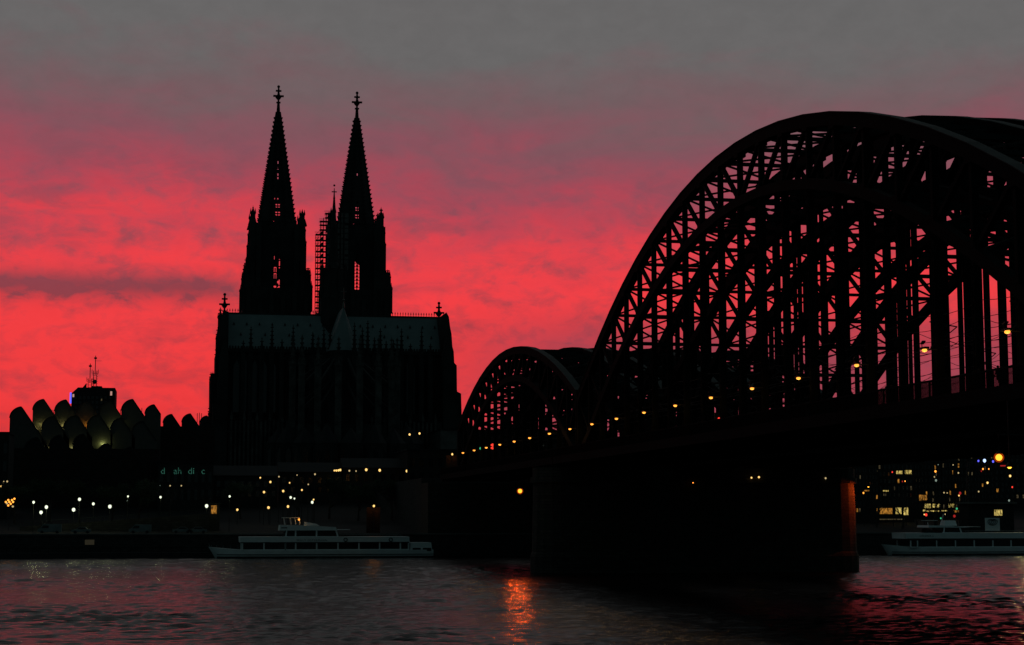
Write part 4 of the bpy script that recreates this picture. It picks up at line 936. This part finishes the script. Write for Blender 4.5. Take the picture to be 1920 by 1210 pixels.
# ------------------------------------------------------------------ boats
def text_mesh(body, size, loc, m, parent, name='lettering', off=(0, 0, 0)):
    cu = bpy.data.curves.new('lettering', 'FONT'); cu.body = body; cu.size = size; cu.extrude = .02; cu.space_character = 1.25
    to = bpy.data.objects.new('lettering', cu); C.objects.link(to)
    me = bpy.data.meshes.new_from_object(to.evaluated_get(bpy.context.evaluated_depsgraph_get())); bpy.data.objects.remove(to)
    o = bpy.data.objects.new(name, me); C.objects.link(o); me.materials.clear(); me.materials.append(M[m]); o.location = loc; o.rotation_euler = (PI / 2, 0, 0)
    o.parent = parent; o.matrix_parent_inverse = Matrix.Translation(Vector(parent.location)).inverted(); return o
def boat(bx, Y, s, zw, d):
    """bx: world X of bow; d: dict of measured features in metres from the bow / above water"""
    root = empty('excursion_boat', (bx, Y, 0)); B = 4.3; L = d['L']
    def hw(x): return B * min(1, max(.02, (x / 9.0)) ** .55) * (1 - .18 * max(0, (x - L + 5) / 5))
    # hull from stations
    b = MB(); st = [0, .6, 1.5, 3, 5, 8, 12, L * .5, L - 6, L - 2, L]; n = 6
    for x in st:
        top = d['bowz'] + (d['deckz'] - d['bowz']) * min(1, x / 7.0); rk = 1.35 * max(0, 1 - x / 4) ; w_ = hw(x)
        prof = [(-w_, top), (-w_ * .98, .9), (-w_ * .86, -.6), (w_ * .86, -.6), (w_ * .98, .9), (w_, top)]
        for yy, zz in prof: b.v.append((bx + x + rk * (top - zz) / 2.2, Y + yy, zz))
    for i in range(len(st) - 1):
        for k in range(n): b.f.append((i * n + k, i * n + (k + 1) % n, (i + 1) * n + (k + 1) % n, (i + 1) * n + k))
    b.f.append(tuple(range(n))[::-1]); b.f.append(tuple((len(st) - 1) * n + k for k in range(n)))
    hl = b.build('hull', M['white'], root)
    b = MB()
    for (za, zb_, off) in ((-.3, .42, .05), (.78, .9, .05)):
        pts = [(x, hw(x)) for x in st if x >= 1.4]
        for (xa_, wa), (xb_, wb) in zip(pts, pts[1:]):
            for sy in (-1, 1):
                sa, sb = .5 * max(0, 1 - xa_ / 4), .5 * max(0, 1 - xb_ / 4)
                b.add([(bx + xx_ + ss_, Y + sy * (ww_ * .99 + o_), zz_) for xx_, ss_, ww_ in ((xa_, sa, wa), (xb_, sb, wb)) for o_ in (-.1, off) for zz_ in (za, zb_)], [(0, 1, 5, 4), (2, 6, 7, 3), (1, 3, 7, 5), (0, 4, 6, 2), (0, 2, 3, 1), (4, 5, 7, 6)])
    b.build('boot_stripe', M['dark'], hl)
    # saloon: dark glass core and white posts
    xs0, xs1 = d['sal']; w = B - .35; z0, z1 = d['deckz'], d['salz']
    cab = MB().box(bx + xs0 + .4, bx + xs1, Y - w + .12, Y + w - .12, z0 - .1, z1).build('saloon', M['glass'], root)
    b = MB()
    for i, x in enumerate(d['posts']):
        ww = .32
        for sy in (-1, 1): b.box(bx + x - ww / 2, bx + x + ww / 2, Y + sy * (w - .04) - .07, Y + sy * (w - .04) + .07, z0, z1)
    for sy in (-1, 1): b.box(bx + xs0, bx + xs1, Y + sy * (w - .02) - .06, Y + sy * (w - .02) + .06, z0 - .05, z0 + .18)
    b.build('window_post', M['white'], cab)
    b = MB(); xo = d['belt'][0]; b.prism([(bx + xo, d['beltz'][1]), (bx + xo + .12, d['beltz'][0]), (bx + d['belt'][1], d['beltz'][0]), (bx + d['belt'][1] - .1, d['beltz'][1])], Y - w - .12, Y + w + .12)
    belt = b.build('bulwark', M['white'], root)
    MB().box(bx + xo + .2, bx + d['belt'][1] - .1, Y - w - .16, Y + w + .16, d['beltz'][0] - .1, d['beltz'][0] + .06).build('rubbing_strake', M['dark'], belt)
    # upper cabin
    ux0, ux1 = d['up']; uw = 3.0; uz0, uz1 = d['beltz'][1], d['upz']
    uc = MB().prism([(bx + ux0 + .1, uz0), (bx + ux1, uz0), (bx + ux1 - .45, uz1), (bx + ux0 + .35, uz1)], Y - uw, Y + uw).build('upper_cabin', M['glass'], root)
    b = MB()
    for x in d['uposts']:
        for sy in (-1, 1): b.beam((bx + x, Y + sy * uw, uz0), (bx + x - (.45 if x == d['uposts'][-1] else (-.2 if x == d['uposts'][0] else 0)), Y + sy * uw, uz1), .16, .34, up=(1, 0, 0))
    for sy in (-1, 1): b.box(bx + ux0, bx + ux1, Y + sy * uw - .09, Y + sy * uw + .09, uz0, uz0 + .12)
    b.build('window_post', M['white'], uc)
    rx0, rx1 = d['roof']; rz0, rz1 = d['roofz']
    rf = MB().prism([(bx + rx0, rz0), (bx + rx1, rz0), (bx + rx1 - .3, rz1 - .35), (bx + rx0 + 4, rz1 + .05), (bx + rx0 + .15, rz1 + .12)], Y - uw - .3, Y + uw + .3).build('cabin_roof', M['white'], root)
    if d.get('awn'): MB().box(bx + rx1, bx + d['awn'], Y - uw, Y + uw, rz0 + .1, rz0 + .2).build('awning', M['white'], rf)
    # railings on the sun deck
    b = MB(); ra, rb_ = d['rail']; x = ra
    while x <= rb_:
        for sy in (-1, 1): b.beam((bx + x, Y + sy * w, d['beltz'][1]), (bx + x, Y + sy * w, d['beltz'][1] + .45), .05, .05)
        x += 1.5
    for sy in (-1, 1): b.beam((bx + ra, Y + sy * w, d['beltz'][1] + .45), (bx + rb_, Y + sy * w, d['beltz'][1] + .45), .05, .05)
    b.build('railing', M['hull'], root)
    return root, w, uw
zp = 36.2; cx_ = lambda v: (v - 50) / zp; cz_ = lambda v: (425 - v) / zp
Yb = 394.5; bx1 = at(391.5, 1027, Yb - 4)[0]
b1, w, uw = boat(bx1, Yb, 1, 0, dict(L=49.6, bowz=cz_(335), deckz=cz_(360), sal=(cx_(305), cx_(1645)), salz=cz_(300), posts=[cx_(v) for v in (312, 482, 652, 733, 900, 1070, 1238, 1405, 1573, 1640)],
    belt=(cx_(290), cx_(1648)), beltz=(cz_(299), cz_(255)), up=(cx_(635), cx_(1075)), upz=cz_(205), uposts=[cx_(v) for v in (655, 733, 900, 1072)], roof=(cx_(606), cx_(1065)), roofz=(cz_(205), cz_(166)), awn=cx_(1170), rail=(cx_(1085), cx_(1590))))
tag(b1, 'white excursion boat moored at the far bank below the cathedral', 'boat', 'white excursion boats')
b = MB().frus(bx1 + cx_(1745), Yb, cz_(378), (1840 - 1655) / 2 / zp, 3.6, cz_(303), (1825 - 1655) / 2 / zp, 3.3, cx1=bx1 + cx_(1742)); sterncab = b.build('stern_cabin', M['white'], b1)
for a_, c_ in ((1675, 1740), (1757, 1825)): MB().box(bx1 + cx_(a_), bx1 + cx_(c_), Yb - 3.75, Yb - 3.3, cz_(370), cz_(346)).build('window', M['glass'], sterncab)
b = MB()
for v in (645, 695, 732, 765):
    for sy in (-1.2, 1.2): b.beam((bx1 + cx_(v + 8), Yb + sy, cz_(160)), (bx1 + cx_(v), Yb + sy, cz_(105)), .1, .1)
b.box(bx1 + cx_(630), bx1 + cx_(770), Yb - 1.4, Yb + 1.4, cz_(106), cz_(101)); b.build('wheelhouse_frame', M['white'], b1)
MB().prism([(bx1 + cx_(808), cz_(168)), (bx1 + cx_(930), cz_(168)), (bx1 + cx_(900), cz_(152)), (bx1 + cx_(815), cz_(137))], Yb - 1.5, Yb + 1.5).build('funnel_housing', M['white'], b1)
MB().ball((bx1 + cx_(762), Yb - 1.6, cz_(118)), .22, 8).build('mast_light', M['amber'], b1, True)
point((bx1 + cx_(762), Yb - 1.9, cz_(122)), (1, .5, .15), 12, .15, b1)
text_mesh('WILLY OSTERMANN', .62, (bx1 + cx_(738), Yb - w - .15, cz_(290)), 'hull', b1)
for v in (1130, 1494):
    b = MB(); pts = [(bx1 + cx_(v) + .38 * math.cos(t * PI / 8), Yb - w - .22, cz_(279) + .38 * math.sin(t * PI / 8)) for t in range(17)]; b.tube(pts, .1, 6); b.build('lifebuoy', M['dark'], b1)
MB().box(bx1 + cx_(610) + .2, bx1 + cx_(665), Yb - uw - .36, Yb - uw - .2, cz_(187), cz_(180)).build('vent_slot', M['dark'], b1)
b = MB(); b.box(bx1 + cx_(648), bx1 + cx_(656), Yb - w - .08, Yb - w + .02, cz_(390), cz_(300)); b.build('gangway_door', M['hull'], b1)
b = MB(); [b.beam((bx1 + x, Yb + sy * (1 + x * .35), cz_(345) - .1), (bx1 + x, Yb + sy * (1 + x * .35), cz_(345) + .7), .05, .05) for x in (.6, 1.8, 3.2, 4.8, 6.4) for sy in (-1, 1)]; b.tube([(bx1 + .2, Yb, cz_(335)), (bx1 + .1, Yb, cz_(305))], .06, 6); b.build('bow_rail', M['hull'], b1)
# boat two
z2 = 41.9; dx_ = lambda v: (v - 365) / z2; dz_ = lambda v: (1110 - v) / z2
bx2 = at(1666.5, 1022, Yb - 4)[0]
b2, w, uw = boat(bx2, Yb, 1, 0, dict(L=52, bowz=dz_(1000), deckz=dz_(1030), sal=(dx_(590), 47), salz=dz_(962), posts=[dx_(v) for v in (596, 668, 870, 1070, 1270, 1470, 1665)] + [dx_(1665) + 4.75 * i for i in (1, 2, 3)],
    belt=(dx_(540), 48), beltz=(dz_(945), dz_(888)), up=(dx_(950), dx_(1165)), upz=dz_(835), uposts=[dx_(v) for v in (965, 1155)], roof=(dx_(800), dx_(1235)), roofz=(dz_(835), dz_(818)), awn=dx_(1360), rail=(dx_(1180), 44)))
tag(b2, 'white excursion boat cut off by the right edge, with a large logo board on deck', 'boat', 'white excursion boats')
b = MB(); b.frus(bx2 + dx_(1075), Yb, dz_(818), 1.6, 1.4, dz_(765), 1.3, 1.1); b.build('wheelhouse', M['white'], b2)
b = MB(); b.tube([(bx2 + dx_(1000), Yb, dz_(815)), (bx2 + dx_(1024), Yb, dz_(700))], .1, 6); b.tube([(bx2 + dx_(860), Yb, dz_(825)), (bx2 + dx_(855), Yb, dz_(785))], .08, 6); b.box(bx2 + dx_(790), bx2 + dx_(960), Yb - .1, Yb + .1, dz_(768), dz_(764)); b.build('mast', M['white'], b2)
MB().prism([(bx2 + dx_(810), dz_(888)), (bx2 + dx_(930), dz_(888)), (bx2 + dx_(830), dz_(840)), (bx2 + dx_(815), dz_(845))], Yb - 1.2, Yb + 1.2).build('windscreen', M['glass'], b2)
X0, X1 = bx2 + dx_(1410), bx2 + dx_(1565)
bd = MB().box(X0, X1, Yb - 3.2, Yb - 3.0, dz_(868), dz_(740)).build('logo_board', M['white'], b2)
lc = ((X0 + X1) / 2, dz_(778)); b = MB()
for k, (ra, rz) in enumerate(((1.25, .78), (.85, .55), (.42, .30))):
    for s in (-1, 1):
        pts = []
        for i in range(15):
            t = PI * i / 14; xx = s * ra * math.sin(t) * (1.0 if t < PI / 2 else .95); zz = rz * math.cos(t) * (1 if t > PI / 2 else .8) - (.0 if t > .5 else .12 * (1 - t / .5)) - .1 * (t / PI) ** 4
            pts.append((lc[0] + xx, Yb - 3.24, lc[1] + zz))
        b.tube(pts, .07, 5)
b.build('heart_logo', M['dark'], bd)
text_mesh('COLONIA 6', .55, (bx2 + dx_(690), Yb - w - .15, dz_(925)), 'hull', b2)

# landing stage on the left
ls = empty('landing_stage', (ax(190, 399), 399, 0)); X0, X1 = ax(-30, 399), ax(392, 399)
MB().box(X0, X1, 397, 402, -.5, 1.2).build('pontoon', M['dark'], ls)
b = MB(); x = X0 + 1
while x < X1: b.beam((x, 397.3, 1.2), (x, 397.3, 2.3), .08, .08); x += 2.2
b.beam((X0, 397.3, 2.3), (X1, 397.3, 2.3), .08, .08); b.build('railing', M['steel'], ls)
X, Z = at(168, 1017, 397); MB().box(X - 1.0, X + 1.0, 396.85, 396.95, Z - .55, Z + .55).build('notice_board', M['board'], ls)
tag(ls, 'long dark floating landing stage along the quay at the left', 'landing stage')
# parked vans and cars on the promenade
def car(px, Y, L, H, label, van=False, m='hull'):
    X = ax(px, Y); z = 5.35; o = empty('parked_van' if van else 'parked_car', (X, Y, z))
    if van: prof = [(-L / 2, .35), (L / 2, .35), (L / 2, H), (-L / 2 + 1.3, H), (-L / 2 + .5, H * .55), (-L / 2, H * .5)]
    else: prof = [(-L / 2, .35), (L / 2, .35), (L / 2, .85), (L / 2 - .7, .95), (L / 2 - 1.3, H), (-L / 2 + 1.7, H), (-L / 2 + 1.0, .95), (-L / 2, .85)]
    MB().prism([(X + a, z + c) for a, c in prof], Y - .85, Y + .85).build('body', M[m], o)
    for sx in (-1, 1):
        for sy in (-1, 1):
            b = MB(); cx, cz = X + sx * L * .31, z + .33; n = 14
            b.add([(cx + .33 * math.cos(2 * PI * k / n), Y + sy * .86 + dy, cz + .33 * math.sin(2 * PI * k / n)) for dy in (-.1, .1) for k in range(n)], [tuple(range(n))[::-1], tuple(range(n, 2 * n))] + [(k, (k + 1) % n, n + (k + 1) % n, n + k) for k in range(n)])
            b.build('wheel', M['dark'], o)
    zz0, zz1 = (H * .58, H * .86) if van else (.97, H - .1)
    MB().prism([(X - L / 2 + (.75 if van else 1.25), z + zz0), (X + (-.2 if van else L / 2 - .95), z + zz0), (X + (-.2 if van else L / 2 - 1.4), z + zz1), (X - L / 2 + (1.3 if van else 1.75), z + zz1)], Y - .87, Y + .87).build('side_window', M['glass'], o)
    tag(o, label, 'van' if van else 'car', 'vehicles parked on the promenade')
for px, L, H, l_, v in ((96, 5.2, 2.1, 'pale parked van, leftmost on the promenade', True), (155, 4.3, 1.45, 'dark low car, second from the left on the promenade', False), (265, 5.0, 2.0, 'pale parked van in the middle of the left promenade', True), (343, 4.3, 1.45, 'car parked left of the moored boat bow', False), (372, 4.4, 1.45, 'car parked just behind the boat bow', False)):
    car(px, 408, L, H, l_, v)

# ------------------------------------------------------------------ trees
def make_tree(seed, H, R, leafy):
    rnd = random.Random(seed); b = MB(); tips = []
    def br(p, d, l, r, lev):
        q = [p]; pp = Vector(p); dd = Vector(d)
        for i in range(3):
            dd = (dd + Vector((rnd.uniform(-.18, .18), rnd.uniform(-.18, .18), rnd.uniform(-.02, .14)))).normalized(); pp = pp + dd * l / 3; q.append(pp.copy())
        b.tube(q, [r, r * .85, r * .7, r * .5], 5 if lev > 1 else 8, False)
        if lev >= 4 or l < .5: tips.append(pp); return
        for k in range(3 if lev else 5):
            a = rnd.uniform(0, 2 * PI); sp_ = rnd.uniform(.4, .9); nd = (dd * math.cos(sp_) + Vector((math.cos(a), math.sin(a), rnd.uniform(-.1, .5))) * math.sin(sp_)).normalized()
            br(q[3] if k < 2 else q[2], nd, l * rnd.uniform(.58, .8), r * .5, lev + 1)
    br(Vector((0, 0, 0)), (0, 0, 1), H * .34, H * .028, 0)
    me1 = b
    lf = MB()
    if leafy:
        for t in tips:
            for k in range(34):
                c = t + Vector((rnd.gauss(0, .55), rnd.gauss(0, .55), rnd.gauss(0, .45))); s = rnd.uniform(.10, .22)
                u = Vector((rnd.uniform(-1, 1), rnd.uniform(-1, 1), rnd.uniform(-1, 1))).normalized(); v = u.orthogonal().normalized()
                lf.add([c - u * s, c + v * s * .5, c + u * s, c - v * s * .5], [(0, 1, 2, 3)])
    return me1, lf
def tree_proto(seed, H, leafy):
    o = empty('riverside_tree', (0, 0, 0)); tb, lf = make_tree(seed, H, 4, leafy)
    tb.build('trunk', M['bark'], o)
    if leafy: lf.build('crown', M['foliage'], o)
    return o
protos = [tree_proto(3, 11, True), tree_proto(11, 13, True), tree_proto(5, 10, False), tree_proto(8, 12, False)]
spots = [(30, 452, 0), (95, 458, 1), (150, 450, 1), (212, 455, 0), (262, 452, 1), (318, 458, 3), (392, 462, 2), (452, 470, 0), (560, 466, 3), (618, 470, 1), (672, 462, 0), (735, 465, 1), (800, 460, 0), (930, 440, 1), (1642, 436, 2), (1690, 432, 3), (1718, 438, 2), (1752, 436, 3), (1788, 440, 2)]
used = set(); nl = 0; nr = 0
for px, Y, k in spots:
    o = protos[k] if k not in used else copy_tree(protos[k]); used.add(k)
    o.location = (ax(px, Y), Y, terrain_z(0, Y) - .05); o.rotation_euler[2] = random.uniform(0, 6.28)
    if px < 1600: tag(o, '%s dark riverside tree counted from the left along the promenade' % ORD[nl], 'tree', 'trees on the left bank'); nl += 1
    else: tag(o, '%s bare tree from the left in front of the lit shops on the right' % ORD[nr], 'tree', 'bare trees before the lit shops'); nr += 1

# ------------------------------------------------------------------ people on the walkway
def person(X, Y, z, face, label, lean=0.0, stride=.25, carry=False):
    root = empty('person', (X, Y, z))
    J = {}; V = []; E = []; Rr = []
    def v(n, p, r): J[n] = len(V); V.append(p); Rr.append(r)
    v('pel', (0, 0, .95), .15); v('sp', (0, lean * .1, 1.15), .14); v('ch', (0, lean * .2, 1.36), .16); v('nk', (0, lean * .3, 1.50), .065); v('hd0', (0, lean * .33, 1.58), .075); v('hd1', (0, lean * .36 + .01, 1.68), .098); v('hd2', (0, lean * .36, 1.76), .07)
    for s, sn in ((-1, 'l'), (1, 'r')):
        f = stride * s
        v('hp' + sn, (s * .09, 0, .90), .105); v('kn' + sn, (s * .10, f * .5 + .03, .50), .065); v('an' + sn, (s * .10, f - .04, .09), .045); v('to' + sn, (s * .11, f + .13, .04), .035)
        v('sh' + sn, (s * .19, lean * .22, 1.42), .065); v('el' + sn, (s * .25, -f * .3 + lean * .2, 1.14), .045); v('wr' + sn, (s * .24, -f * .5 + .12 + lean * .3, .92), .032)
    for a_, c_ in (('pel', 'sp'), ('sp', 'ch'), ('ch', 'nk'), ('nk', 'hd0'), ('hd0', 'hd1'), ('hd1', 'hd2')): E.append((J[a_], J[c_]))
    for sn in 'lr':
        for a_, c_ in (('pel', 'hp'), ('hp', 'kn'), ('kn', 'an'), ('an', 'to')): E.append((J[a_ if a_ == 'pel' else a_ + sn], J[c_ + sn]))
        for a_, c_ in (('ch', 'sh'), ('sh', 'el'), ('el', 'wr')): E.append((J[a_ if a_ == 'ch' else a_ + sn], J[c_ + sn]))
        w_ = V[J['wr' + sn]]; sgn = -1 if sn == 'l' else 1
        v('pm' + sn, (w_[0], w_[1] + .02, w_[2] - .08), .030); E.append((J['wr' + sn], J['pm' + sn]))
        for k in range(4):
            v('f%d' % k + sn, (w_[0] + sgn * .0, w_[1] - .012 + .021 * k, w_[2] - .125), .009); E.append((J['pm' + sn], J['f%d' % k + sn]))
            v('g%d' % k + sn, (w_[0] - sgn * .012, w_[1] - .016 + .024 * k, w_[2] - .165 - .006 * (k in (1, 2))), .008); E.append((J['f%d' % k + sn], J['g%d' % k + sn]))
        v('th' + sn, (w_[0] - sgn * .01, w_[1] + .065, w_[2] - .09), .010); E.append((J['pm' + sn], J['th' + sn]))
    me = bpy.data.meshes.new('body'); me.from_pydata(V, E, []); me.update()
    o = bpy.data.objects.new('body', me); C.objects.link(o)
    md = o.modifiers.new('skin', 'SKIN')
    for i, r in enumerate(Rr): me.skin_vertices[0].data[i].radius = (r, r)
    me.skin_vertices[0].data[0].use_root = True
    o.modifiers.new('sub', 'SUBSURF').levels = 1; o.modifiers['sub'].render_levels = 1
    me.materials.append(M['cloth']); o.parent = root
    hb = MB().ball((0, lean * .36 - .015, 1.74), .105, 10, .95); h = hb.build('hair', M['hair']); h.parent = root; h.matrix_parent_inverse = Matrix.Identity(4)
    cb = MB().lathe(0, lean * .15, [(.19, .72), (.205, .95), (.19, 1.2), (.21, 1.38), (.10, 1.49)], 12); c_ = cb.build('coat', M['cloth']); c_.parent = root; c_.matrix_parent_inverse = Matrix.Identity(4)
    root.rotation_euler[2] = face
    tag(root, label, 'person', 'people on the bridge walkway')
def walk_pos(px, X=61.15): a = ray(px, 700); return X, a[1] * X / a[0]
X, Y = walk_pos(1874); person(X, Y, DECK, 0.1, 'person in dark clothes walking on the bridge beside the railing at far right', .6)
X, Y = walk_pos(1834); person(X, Y, DECK, 2.8, 'person in dark clothes, left one of the two walkers on the bridge', .9)
X, Y = walk_pos(1672); person(X, Y, DECK, 0.2, 'lone dark-clothed person farther left on the bridge walkway', .3)
